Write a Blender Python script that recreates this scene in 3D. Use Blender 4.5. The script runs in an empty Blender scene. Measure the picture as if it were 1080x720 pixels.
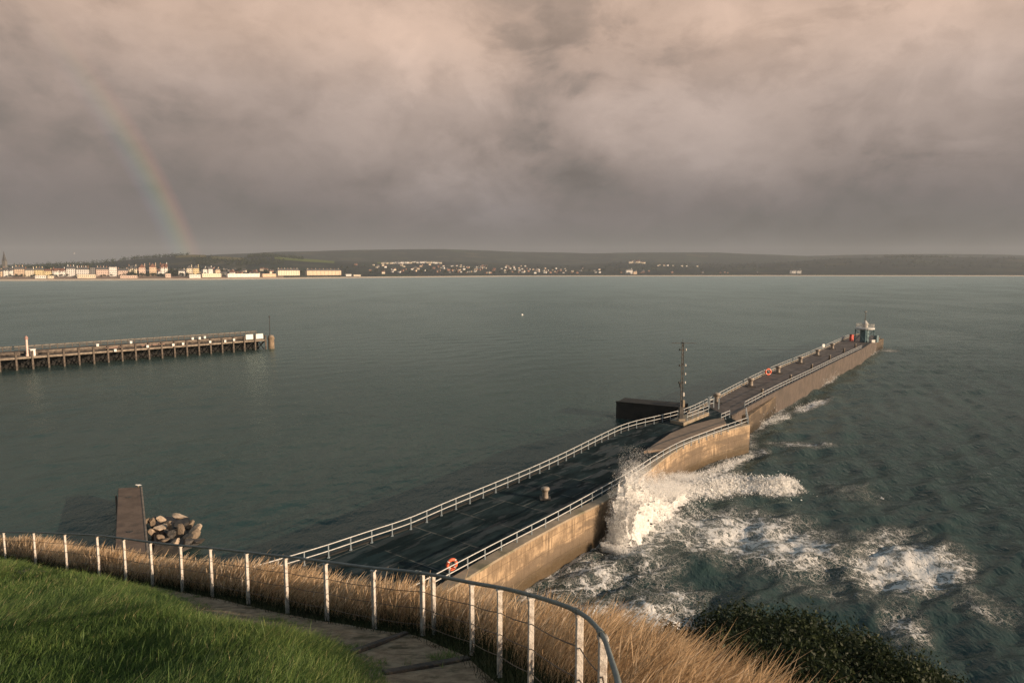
import bpy, math, random
import numpy as np
from mathutils import Vector, Matrix, noise

random.seed(7)
RNG = np.random.default_rng(11)
R = math.radians
SC = bpy.context.scene
COL = SC.collection

# ------------------------------------------------------------------ camera
CAM_Z = 27.0                      # metres above the water
PITCH = math.atan(75 / 720)
CP, SP = math.cos(PITCH), math.sin(PITCH)
cam = bpy.data.cameras.new('camera')
cam.lens = 24.0
cam.sensor_width = 36.0
cam.clip_start = 0.1
cam.clip_end = 30000
camo = bpy.data.objects.new('camera', cam)
COL.objects.link(camo)
camo.location = (0, 0, CAM_Z)
camo.rotation_euler = (math.pi / 2 - PITCH, 0, 0)
SC.camera = camo


def ray(px, py):
    u = (px - 540) / 720.0
    v = (360 - py) / 720.0
    return u, CP + v * SP, -SP + v * CP


def P(px, py, z=0.0):
    """survey point of the photograph on the level z (metres above the water)"""
    u, f, w = ray(px, py)
    t = (z - CAM_Z) / w
    return Vector((u * t, f * t, z))


def at_depth(px, py, y):
    u, f, w = ray(px, py)
    return Vector((u / f * y, y, CAM_Z + w / f * y))


def project(x, y, z):
    """numpy: world -> survey coordinates"""
    zc = z - CAM_Z
    f = y * CP - zc * SP
    up = y * SP + zc * CP
    return 540 + 720 * x / f, 360 - 720 * up / f


def lin(r, g, b):
    def c(v):
        v /= 255.0
        return v / 12.92 if v <= 0.04045 else ((v + 0.055) / 1.055) ** 2.4
    return (c(r), c(g), c(b), 1.0)


def sstep(a, b, x):
    t = np.clip((x - a) / (b - a), 0, 1)
    return t * t * (3 - 2 * t)


# ------------------------------------------------------------------ node helpers
class NT:
    def __init__(self, tree):
        self.t = tree
        self.n = tree.nodes
        self.l = tree.links

    def new(self, typ, **kw):
        nd = self.n.new(typ)
        for k, v in kw.items():
            setattr(nd, k, v)
        return nd

    def put(self, sock, v):
        if v is None:
            return
        if hasattr(v, 'is_output') or isinstance(v, bpy.types.NodeSocket):
            self.l.new(v, sock)
        else:
            if isinstance(v, (tuple, list)) and len(v) == 3 and sock.type == 'RGBA':
                v = (*v, 1)
            sock.default_value = v

    def math(self, op, a, b=None, c=None, clamp=False):
        nd = self.new('ShaderNodeMath', operation=op, use_clamp=clamp)
        self.put(nd.inputs[0], a)
        self.put(nd.inputs[1], b)
        self.put(nd.inputs[2], c)
        return nd.outputs[0]

    def vmath(self, op, a, b=None):
        nd = self.new('ShaderNodeVectorMath', operation=op)
        self.put(nd.inputs[0], a)
        if b is not None:
            if op == 'SCALE':
                self.put(nd.inputs[3], b)
            else:
                self.put(nd.inputs[1], b)
        return nd.outputs['Value'] if op in ('DOT_PRODUCT', 'LENGTH') else nd.outputs[0]

    def noise(self, vec, scale, detail=4, rough=0.55, dist=0.0, color=False):
        nd = self.new('ShaderNodeTexNoise')
        self.put(nd.inputs['Vector'], vec)
        nd.inputs['Scale'].default_value = scale
        nd.inputs['Detail'].default_value = detail
        nd.inputs['Roughness'].default_value = rough
        nd.inputs['Distortion'].default_value = dist
        return nd.outputs[1 if color else 0]

    def maprange(self, v, a, b, c=0.0, d=1.0, smooth=True):
        nd = self.new('ShaderNodeMapRange', interpolation_type='SMOOTHSTEP' if smooth else 'LINEAR')
        nd.clamp = True
        self.put(nd.inputs[0], v)
        for i, q in enumerate((a, b, c, d)):
            self.put(nd.inputs[1 + i], q)
        return nd.outputs[0]

    def mix(self, f, a, b, blend='MIX'):
        nd = self.new('ShaderNodeMix', data_type='RGBA', blend_type=blend)
        self.put(nd.inputs[0], f)
        self.put(nd.inputs[6], a)
        self.put(nd.inputs[7], b)
        return nd.outputs[2]

    def ramp(self, f, stops):
        nd = self.new('ShaderNodeValToRGB')
        cr = nd.color_ramp
        while len(cr.elements) < len(stops):
            cr.elements.new(0.5)
        for e, (p, c) in zip(cr.elements, stops):
            e.position = p
            e.color = c if len(c) == 4 else (*c, 1)
        self.put(nd.inputs[0], f)
        return nd.outputs[0]

    def mapping(self, vec, scale=(1, 1, 1), rot=(0, 0, 0), loc=(0, 0, 0)):
        nd = self.new('ShaderNodeMapping')
        self.put(nd.inputs[0], vec)
        nd.inputs['Scale'].default_value = scale
        nd.inputs['Rotation'].default_value = rot
        nd.inputs['Location'].default_value = loc
        return nd.outputs[0]


def new_mat(name):
    m = bpy.data.materials.new(name)
    m.use_nodes = True
    nt = NT(m.node_tree)
    b = nt.n['Principled BSDF']
    return m, nt, b


def pmat(name, c1, c2, scale=2.0, rough=0.7, bump=0.0, bscale=None, c3=None, s3=0.3, metal=0.0, lo=0.35, hi=0.65, rough2=None, coords='Object', detail=6, spec=0.4):
    """two-tone weathered surface: noise between c1 and c2, patches of c3"""
    m, nt, b = new_mat(name)
    tc = nt.new('ShaderNodeTexCoord').outputs[coords] if coords != 'Position' else nt.new('ShaderNodeNewGeometry').outputs['Position']
    n = nt.noise(tc, scale, detail, 0.6)
    col = nt.mix(nt.maprange(n, lo, hi), c1, c2)
    if c3 is not None:
        n3 = nt.noise(tc, s3, 5, 0.65)
        col = nt.mix(nt.maprange(n3, 0.5, 0.68), col, c3)
    nt.put(b.inputs['Base Color'], col)
    if rough2 is not None:
        nt.put(b.inputs['Roughness'], nt.maprange(n, lo, hi, rough, rough2))
    else:
        b.inputs['Roughness'].default_value = rough
    b.inputs['Metallic'].default_value = metal
    b.inputs['Specular IOR Level'].default_value = spec
    if bump:
        nb = nt.noise(tc, bscale or scale * 3, 6, 0.6)
        bp = nt.new('ShaderNodeBump')
        bp.inputs['Strength'].default_value = bump
        bp.inputs['Distance'].default_value = 0.05
        nt.put(bp.inputs['Height'], nb)
        nt.put(b.inputs['Normal'], bp.outputs[0])
    return m


def leaf_mat(name, ramp, trans=0.25, rough=0.6, spec=0.25):
    """blade or leaf: colour by its own 'tint' value, some light through it"""
    m, nt, b = new_mat(name)
    at = nt.new('ShaderNodeAttribute', attribute_name='tint')
    col = nt.ramp(at.outputs['Fac'], ramp)
    nt.put(b.inputs['Base Color'], col)
    b.inputs['Roughness'].default_value = rough
    b.inputs['Specular IOR Level'].default_value = spec
    tr = nt.new('ShaderNodeBsdfTranslucent')
    nt.put(tr.inputs[0], col)
    mx = nt.new('ShaderNodeMixShader')
    mx.inputs[0].default_value = trans
    nt.l.new(b.outputs[0], mx.inputs[1])
    nt.l.new(tr.outputs[0], mx.inputs[2])
    nt.l.new(mx.outputs[0], nt.n['Material Output'].inputs[0])
    return m


# ------------------------------------------------------------------ mesh helpers
def link(name, me, mats, parent=None):
    for m in (mats if isinstance(mats, (list, tuple)) else [mats]):
        me.materials.append(m)
    o = bpy.data.objects.new(name, me)
    COL.objects.link(o)
    if parent is not None:
        o.parent = parent
    return o


def fast_mesh(name, v, f, mat, parent=None, attrs=None, smooth=False):
    """v: (N,3), f: (M,k) index array"""
    v = np.asarray(v, np.float32)
    f = np.asarray(f, np.int32)
    me = bpy.data.meshes.new(name)
    me.vertices.add(len(v))
    me.vertices.foreach_set('co', v.ravel())
    k = f.shape[1]
    me.loops.add(f.size)
    me.loops.foreach_set('vertex_index', f.ravel())
    me.polygons.add(len(f))
    me.polygons.foreach_set('loop_start', np.arange(0, f.size, k, dtype=np.int32))
    if smooth:
        me.polygons.foreach_set('use_smooth', np.ones(len(f), bool))
    for an, av in (attrs or {}).items():
        a = me.attributes.new(an, 'FLOAT', 'POINT')
        a.data.foreach_set('value', np.asarray(av, np.float32))
    me.update(calc_edges=True)
    return link(name, me, mat, parent)


def grid_faces(nr, nc):
    i = np.arange(nr - 1)[:, None] * nc + np.arange(nc - 1)[None, :]
    i = i.ravel()
    return np.stack([i, i + 1, i + nc + 1, i + nc], 1)


class MB:
    def __init__(self):
        self.v, self.f, self.m = [], [], []

    def add(self, vs, fs, mi=0):
        o = len(self.v)
        self.v += [tuple(q) for q in vs]
        self.f += [tuple(i + o for i in q) for q in fs]
        self.m += [mi] * len(fs)
        return self

    def box(self, c, s, rz=0.0, mi=0, rx=0.0, ry=0.0):
        x, y, z = s[0] / 2, s[1] / 2, s[2] / 2
        M = Matrix.Translation(Vector(c)) @ Matrix.Rotation(rz, 4, 'Z') @ Matrix.Rotation(ry, 4, 'Y') @ Matrix.Rotation(rx, 4, 'X')
        vs = [M @ Vector(q) for q in ((-x, -y, -z), (x, -y, -z), (x, y, -z), (-x, y, -z), (-x, -y, z), (x, -y, z), (x, y, z), (-x, y, z))]
        return self.add(vs, [(0, 3, 2, 1), (4, 5, 6, 7), (0, 1, 5, 4), (1, 2, 6, 5), (2, 3, 7, 6), (3, 0, 4, 7)], mi)

    def tube(self, pts, r, n=8, mi=0, caps=True):
        pts = [Vector(p) for p in pts]
        rs = r if isinstance(r, (list, tuple)) else [r] * len(pts)
        vs, fs = [], []
        for i, p in enumerate(pts):
            d = (pts[min(i + 1, len(pts) - 1)] - pts[max(i - 1, 0)]).normalized()
            a = d.cross(Vector((0, 0, 1)))
            if a.length < 1e-3:
                a = Vector((1, 0, 0))
            a.normalize()
            b = d.cross(a).normalized()
            for k in range(n):
                t = 2 * math.pi * k / n
                vs.append(p + (a * math.cos(t) + b * math.sin(t)) * rs[i])
        for i in range(len(pts) - 1):
            for k in range(n):
                k2 = (k + 1) % n
                fs.append((i * n + k, i * n + k2, (i + 1) * n + k2, (i + 1) * n + k))
        if caps:
            fs.append(tuple(range(n)))
            fs.append(tuple((len(pts) - 1) * n + k for k in reversed(range(n))))
        return self.add(vs, fs, mi)

    def prism(self, poly, z0, z1, mi=0):
        n = len(poly)
        vs = [(p[0], p[1], z0) for p in poly] + [(p[0], p[1], z1) for p in poly]
        fs = [tuple(reversed(range(n))), tuple(range(n, 2 * n))]
        fs += [(i, (i + 1) % n, n + (i + 1) % n, n + i) for i in range(n)]
        return self.add(vs, fs, mi)

    def lathe(self, prof, c=(0, 0, 0), n=16, mi=0):
        vs, fs = [], []
        for r, z in prof:
            for k in range(n):
                t = 2 * math.pi * k / n
                vs.append((c[0] + r * math.cos(t), c[1] + r * math.sin(t), c[2] + z))
        m = len(prof)
        for i in range(m - 1):
            for k in range(n):
                k2 = (k + 1) % n
                fs.append((i * n + k, i * n + k2, (i + 1) * n + k2, (i + 1) * n + k))
        fs.append(tuple(reversed(range(n))))
        fs.append(tuple((m - 1) * n + k for k in range(n)))
        return self.add(vs, fs, mi)

    def build(self, name, mats, parent=None, smooth=False, bevel=0.0):
        me = bpy.data.meshes.new(name)
        me.from_pydata(self.v, [], self.f)
        me.polygons.foreach_set('material_index', self.m)
        if smooth:
            me.polygons.foreach_set('use_smooth', [True] * len(self.f))
        me.update()
        o = link(name, me, mats, parent)
        if bevel:
            md = o.modifiers.new('bevel', 'BEVEL')
            md.width = bevel
            md.segments = 2
            md.limit_method = 'ANGLE'
        return o


def tag(o, label=None, cat=None, group=None, kind=None):
    if label:
        o['label'] = label
    if cat:
        o['category'] = cat
    if group:
        o['group'] = group
    if kind:
        o['kind'] = kind
    return o


def empty(name, loc=(0, 0, 0), rz=0.0, label=None, cat=None, group=None):
    o = bpy.data.objects.new(name, None)
    o.empty_display_size = 0.5
    COL.objects.link(o)
    o.location = loc
    o.rotation_euler = (0, 0, rz)
    return tag(o, label, cat, group)


def copy_tree(o, parent=None):
    c = o.copy()
    COL.objects.link(c)
    c.parent = parent
    for ch in list(o.children):
        copy_tree(ch, c)
    return c


def resample(pts, step):
    pts = [Vector(p) for p in pts]
    L = [0.0]
    for a, b in zip(pts, pts[1:]):
        L.append(L[-1] + (b - a).length)
    n = max(1, round(L[-1] / step))
    out = []
    for i in range(n + 1):
        s = L[-1] * i / n
        k = 0
        while k < len(L) - 2 and L[k + 1] < s:
            k += 1
        t = (s - L[k]) / max(1e-6, L[k + 1] - L[k])
        out.append(pts[k].lerp(pts[k + 1], t))
    return out


def smooth_line(pts, step, it=2):
    p = [Vector(q) for q in pts]
    for _ in range(it):
        q = [p[0]]
        for a, b in zip(p, p[1:]):
            q += [a.lerp(b, 0.25), a.lerp(b, 0.75)]
        q.append(p[-1])
        p = q
    return resample(p, step)


def offset_line(pts, d):
    """positive d: to the right of the walking direction"""
    out = []
    for i, p in enumerate(pts):
        t = pts[min(i + 1, len(pts) - 1)] - pts[max(i - 1, 0)]
        n = Vector((t.y, -t.x, 0)).normalized()
        out.append(Vector(p) + n * d)
    return out


def extend_back(pts, m):
    d = (pts[0] - pts[1]).normalized()
    return [pts[0] + d * m] + list(pts)


# ------------------------------------------------------------------ world: stormy cloud deck, clear towards the sun, rainbow
SUN_AZ, SUN_EL = R(115.0), R(14.0)
BOW_AZ, BOW_EL = R(-65.0), R(-10.5)
SUNV = Vector((math.sin(SUN_AZ) * math.cos(SUN_EL), math.cos(SUN_AZ) * math.cos(SUN_EL), math.sin(SUN_EL)))
BOWV = Vector((math.sin(BOW_AZ) * math.cos(BOW_EL), math.cos(BOW_AZ) * math.cos(BOW_EL), math.sin(BOW_EL)))

w = bpy.data.worlds.new('World')
SC.world = w
w.use_nodes = True
nt = NT(w.node_tree)
nt.n.clear()
out = nt.new('ShaderNodeOutputWorld')
D = nt.vmath('NORMALIZE', nt.new('ShaderNodeTexCoord').outputs['Generated'])
sep = nt.new('ShaderNodeSeparateXYZ')
nt.l.new(D, sep.inputs[0])
DEG = 180 / math.pi
el = nt.math('MULTIPLY', nt.math('ARCSINE', sep.outputs[2]), DEG)
az = nt.math('MULTIPLY', nt.math('ARCTAN2', sep.outputs[0], sep.outputs[1]), DEG)
elc = nt.math('MAXIMUM', el, 0.0)
# flat-bottomed cloud deck coordinates
den = nt.math('ADD', nt.math('MAXIMUM', sep.outputs[2], 0.0), 0.16)
cmb = nt.new('ShaderNodeCombineXYZ')
nt.put(cmb.inputs[0], nt.math('DIVIDE', sep.outputs[0], den))
nt.put(cmb.inputs[1], nt.math('DIVIDE', sep.outputs[1], den))
deck = cmb.outputs[0]
ang = nt.new('ShaderNodeCombineXYZ')
nt.put(ang.inputs[0], nt.math('MULTIPLY', az, 0.1))
nt.put(ang.inputs[1], nt.math('MULTIPLY', el, 0.125))
angv = ang.outputs[0]
wob = nt.noise(angv, 0.95, 8, 0.60, 0.25, color=True)
wsep = nt.new('ShaderNodeSeparateColor')
nt.l.new(wob, wsep.inputs[0])
azw = nt.math('ADD', az, nt.math('MULTIPLY', nt.math('SUBTRACT', wsep.outputs[0], 0.5), 13.0))
elw = nt.math('ADD', el, nt.math('MULTIPLY', nt.math('SUBTRACT', wsep.outputs[1], 0.5), 9.0))
wob2 = nt.noise(nt.mapping(angv, (1, 1.2, 1), loc=(2.2, 6.1, 0)), 2.6, 8, 0.6, 0.2, color=True)
ws2 = nt.new('ShaderNodeSeparateColor')
nt.l.new(wob2, ws2.inputs[0])
azs = nt.math('ADD', az, nt.math('MULTIPLY', nt.math('SUBTRACT', ws2.outputs[0], 0.5), 7.0))
els = nt.math('ADD', el, nt.math('MULTIPLY', nt.math('SUBTRACT', ws2.outputs[1], 0.5), 5.0))
base = nt.ramp(nt.math('DIVIDE', nt.math('ADD', elc, nt.math('MULTIPLY', nt.math('SUBTRACT', wsep.outputs[2], 0.5), 3.0)), 60.0), [
    (0.0, lin(95, 90, 91)), (0.035, lin(100, 95, 96)), (0.08, lin(113, 105, 104)), (0.14, lin(138, 125, 119)),
    (0.22, lin(165, 147, 137)), (0.30, lin(190, 164, 147)), (0.36, lin(194, 167, 149)), (0.45, lin(142, 148, 152)), (0.60, lin(104, 130, 142)), (1.0, lin(90, 118, 132))])


def azel(px, py):
    u, f, q = ray(px, py)
    return math.degrees(math.atan2(u, f)), math.degrees(math.atan2(q, math.hypot(u, f)))


BLOBS = [  # cloud masses: centre, half-size, brightness
    (450, 90, 220, 70, 0.16), (770, 140, 110, 60, 0.26), (730, 180, 70, 40, 0.16), (458, 196, 36, 26, 0.34), (515, 208, 50, 20, 0.16), (400, 150, 80, 40, 0.06),
    (605, 182, 66, 36, -0.38), (585, 80, 55, 45, -0.24), (670, 55, 110, 45, -0.12), (580, 222, 130, 20, 0.20), (650, 140, 34, 44, 0.14), (690, 100, 60, 40, 0.08),
    (80, 215, 170, 60, -0.12), (320, 235, 190, 36, -0.14), (50, 70, 140, 60, -0.10), (980, 232, 200, 40, -0.24), (1010, 50, 190, 80, 0.16),
    (990, 140, 90, 26, 0.16), (880, 205, 130, 34, -0.12), (740, 250, 300, 22, -0.20), (300, 20, 200, 40, 0.05), (200, 130, 110, 40, -0.04), (860, 90, 70, 40, -0.06),
]
acc = None
for (bx, by, rx, ry, amt) in BLOBS:
    a0, e0 = azel(bx, by)
    ra, re = rx / 720 * 57.3 * 0.9, ry / 720 * 57.3 * 0.97
    small = rx < 75                      # small puffs keep their place, wide masses wander
    dx = nt.math('MULTIPLY', nt.math('SUBTRACT', azs if small else azw, a0), 1 / ra)
    dy = nt.math('MULTIPLY', nt.math('SUBTRACT', els if small else elw, e0), 1 / re)
    d2 = nt.math('ADD', nt.math('MULTIPLY', dx, dx), nt.math('MULTIPLY', dy, dy))
    g = nt.math('MULTIPLY', nt.math('POWER', 2.718, nt.math('MULTIPLY', d2, -1.0)), amt)
    acc = g if acc is None else nt.math('ADD', acc, g)
n_deck = nt.noise(deck, 0.9, 8, 0.56, 0.3)
n_ang = nt.noise(nt.mapping(angv, (1, 1.15, 1), loc=(3.1, 1.7, 0)), 0.75, 9, 0.56, 0.35)
n_puf = nt.noise(nt.mapping(angv, (1, 1.2, 1), loc=(8.3, 4.1, 0)), 2.3, 7, 0.55, 0.2)
puff = nt.math('SUBTRACT', 0.32, nt.math('ABSOLUTE', nt.math('SUBTRACT', n_puf, 0.5)))   # billowed edges
fine = nt.math('ADD', nt.math('MULTIPLY', nt.math('SUBTRACT', n_deck, 0.5), 0.10),
               nt.math('ADD', nt.math('MULTIPLY', nt.math('SUBTRACT', n_ang, 0.5), 0.95), nt.math('MULTIPLY', nt.math('SUBTRACT', puff, 0.24), 0.75)))
mass = nt.noise(nt.mapping(angv, (1, 1.3, 1), loc=(1.4, 2.9, 0)), 1.0, 10, 0.58, 0.5)
fine = nt.math('ADD', fine, nt.math('ADD', nt.math('MULTIPLY', nt.maprange(mass, 0.43, 0.55, -0.085, 0.085), nt.maprange(az, -22.0, 0.0, 0.45, 1.0)), nt.maprange(n_puf, 0.50, 0.60, -0.02, 0.06)))
fine = nt.math('MULTIPLY', fine, nt.maprange(el, 0.0, 6.0, 0.15, 1.0))
gain = nt.math('ADD', nt.math('MULTIPLY', nt.math('ADD', acc, fine), 1.05), 1.02)
cl = nt.vmath('SCALE', base, gain)
# gaps read greyer than the lit masses
cl = nt.mix(nt.maprange(gain, 1.0, 0.72, 0.0, 0.22), cl, nt.vmath('SCALE', lin(124, 125, 122)[:3], gain))
# rainbow, 41.6 degrees about the antisolar point
dot = nt.vmath('DOT_PRODUCT', D, tuple(BOWV))
ba = nt.math('MULTIPLY', nt.math('ARCCOSINE', dot), DEG)
bt = nt.maprange(ba, 39.75, 42.3, 0.0, 1.0, smooth=False)
bow = nt.ramp(bt, [(0.0, (0, 0, 0)), (0.12, (0.015, 0.015, 0.03)), (0.30, (0.02, 0.05, 0.055)), (0.45, (0.04, 0.075, 0.04)), (0.58, (0.085, 0.08, 0.025)),
                   (0.72, (0.125, 0.058, 0.018)), (0.84, (0.075, 0.018, 0.010)), (1.0, (0, 0, 0))])
bfade = nt.math('MULTIPLY', nt.maprange(el, 19.0, 1.5, 0.0, 1.0), nt.maprange(az, -52.0, -40.0, 0.0, 1.0))
inner = nt.math('MULTIPLY', nt.maprange(ba, 41.0, 26.0, 1.0, 0.0), nt.math('LESS_THAN', ba, 41.2))
bowc = nt.vmath('SCALE', bow, nt.math('MULTIPLY', bfade, 0.88))
cl = nt.vmath('ADD', cl, bowc)
# clear sky round the sun, overcast elsewhere
sd = nt.vmath('DOT_PRODUCT', D, tuple(Vector((math.sin(SUN_AZ), math.cos(SUN_AZ), 0.25)).normalized()))
cover = nt.maprange(nt.math('ADD', sd, nt.math('MULTIPLY', nt.math('SUBTRACT', n_deck, 0.5), 0.5)), 0.82, 0.45, 0.15, 1.0)
sky = nt.new('ShaderNodeTexSky', sky_type='NISHITA')
sky.sun_disc = False
sky.sun_elevation = SUN_EL
sky.sun_rotation = SUN_AZ
bg1 = nt.new('ShaderNodeBackground')
nt.l.new(sky.outputs[0], bg1.inputs[0])
bg1.inputs[1].default_value = 0.06
bg2 = nt.new('ShaderNodeBackground')
nt.put(bg2.inputs[0], cl)
bg2.inputs[1].default_value = 0.80
mx = nt.new('ShaderNodeMixShader')
nt.put(mx.inputs[0], cover)
nt.l.new(bg1.outputs[0], mx.inputs[1])
nt.l.new(bg2.outputs[0], mx.inputs[2])
nt.l.new(mx.outputs[0], out.inputs[0])

sl = bpy.data.lights.new('sun', 'SUN')
sl.energy = 5.0
sl.angle = R(0.5)
sl.color = (1.0, 0.75, 0.53)
so = bpy.data.objects.new('sun', sl)
COL.objects.link(so)
so.rotation_euler = (-SUNV).to_track_quat('-Z', 'Y').to_euler()

SC.view_settings.view_transform = 'Standard'
SC.view_settings.look = 'None'
SC.view_settings.exposure = 0.42
SC.view_settings.gamma = 1
SC.cycles.volume_bounces = 0
SC.cycles.use_denoising = True
SC.cycles.denoiser = 'OPENIMAGEDENOISE'
SC.cycles.denoising_input_passes = 'RGB_ALBEDO_NORMAL'
SC.cycles.denoising_prefilter = 'NONE'
SC.cycles.sample_clamp_indirect = 3.0
SC.cycles.sample_clamp_direct = 12.0
SC.cycles.use_adaptive_sampling = False
SC.cycles.volume_step_rate = 1.0
SC.cycles.max_bounces = 6
SC.cycles.diffuse_bounces = 4

# ------------------------------------------------------------------ lines of the stone pier (survey points)
DECK = 4.0
RT = DECK + 1.1
nl_rail = [P(x, y, RT) for x, y in ((306, 586), (344, 575), (391, 559), (432, 546.5), (464, 532), (505, 515.6), (541, 501), (574, 487), (602, 474), (640, 455), (663, 445), (701.7, 436.7), (726.7, 430), (746, 420.5))]
nr_rail = [P(x, y, RT) for x, y in ((460, 605), (496, 586), (530, 568.5), (587, 540), (652, 504.4), (674, 491), (703, 472.6), (722, 463.5), (745.5, 455), (789, 440))]
wall_top = [P(x, y, DECK) for x, y in ((495, 610), (528.5, 589), (598.5, 549), (640, 530), (662, 515), (682, 500), (701, 483.8), (728, 467.2), (757, 457.3), (791, 448.6))]
fl_rail = [P(x, y, RT) for x, y in ((749, 419), (791.5, 397), (821, 383.7), (849, 373), (879, 360), (896, 352.6))]
fr_rail = [P(x, y, RT) for x, y in ((785.5, 423.7), (822.6, 404.4), (855, 389.6), (882, 376.5), (909, 364.2))]
LEDGE = 3.3
far_wall = [P(x, y, LEDGE) for x, y in ((790, 438.5), (837, 404), (870, 386.5), (900, 371.5), (931, 357.2))]


def flat(pts, z):
    return [Vector((p.x, p.y, z)) for p in pts]


nl_base = smooth_line(extend_back(flat(nl_rail, DECK), 26), 2.1)
nr_base = smooth_line(extend_back(flat(nr_rail, DECK), 24), 2.1)
wall_line = smooth_line(extend_back(flat(wall_top, DECK), 24), 1.0)
fl_base = smooth_line(flat(fl_rail, DECK), 2.1)
fr_base = smooth_line(flat(fr_rail, DECK), 2.1)
far_line = smooth_line(flat(far_wall, LEDGE), 1.0)
SEA_EDGE = [(p.x, p.y) for p in resample(wall_line, 2.0)] + [(p.x, p.y) for p in resample(far_line, 3.0)]


def dist_line(x, y, line):
    """numpy distance to a polyline and the sign (+ right of it)"""
    best = np.full(x.shape, 1e9)
    sign = np.ones(x.shape)
    for (ax, ay), (bx, by) in zip(line, line[1:]):
        dx, dy = bx - ax, by - ay
        L2 = dx * dx + dy * dy + 1e-9
        t = np.clip(((x - ax) * dx + (y - ay) * dy) / L2, 0, 1)
        ex, ey = x - ax - t * dx, y - ay - t * dy
        d = np.hypot(ex, ey)
        s = np.sign(ex * dy - ey * dx)
        m = d < best
        best = np.where(m, d, best)
        sign = np.where(m, s, sign)
    return best, sign


# ------------------------------------------------------------------ coast profile
PXH = np.array([-3000, -700, 0, 100, 210, 250, 350, 540, 800, 1080, 1800, 4000])
YH = np.array([300, 297.5, 296.4, 295.9, 295.2, 294.7, 293.4, 291.6, 291.1, 291.3, 292, 293])


def coast_depth(px):
    py = np.interp(px, PXH, YH)
    v = (360 - py) / 720.0
    return (CP + v * SP) / (SP - v * CP) * CAM_Z


def colx(px):
    v = 75 / 720.0
    return (px - 540) / 720.0 / (CP + v * SP)


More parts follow.
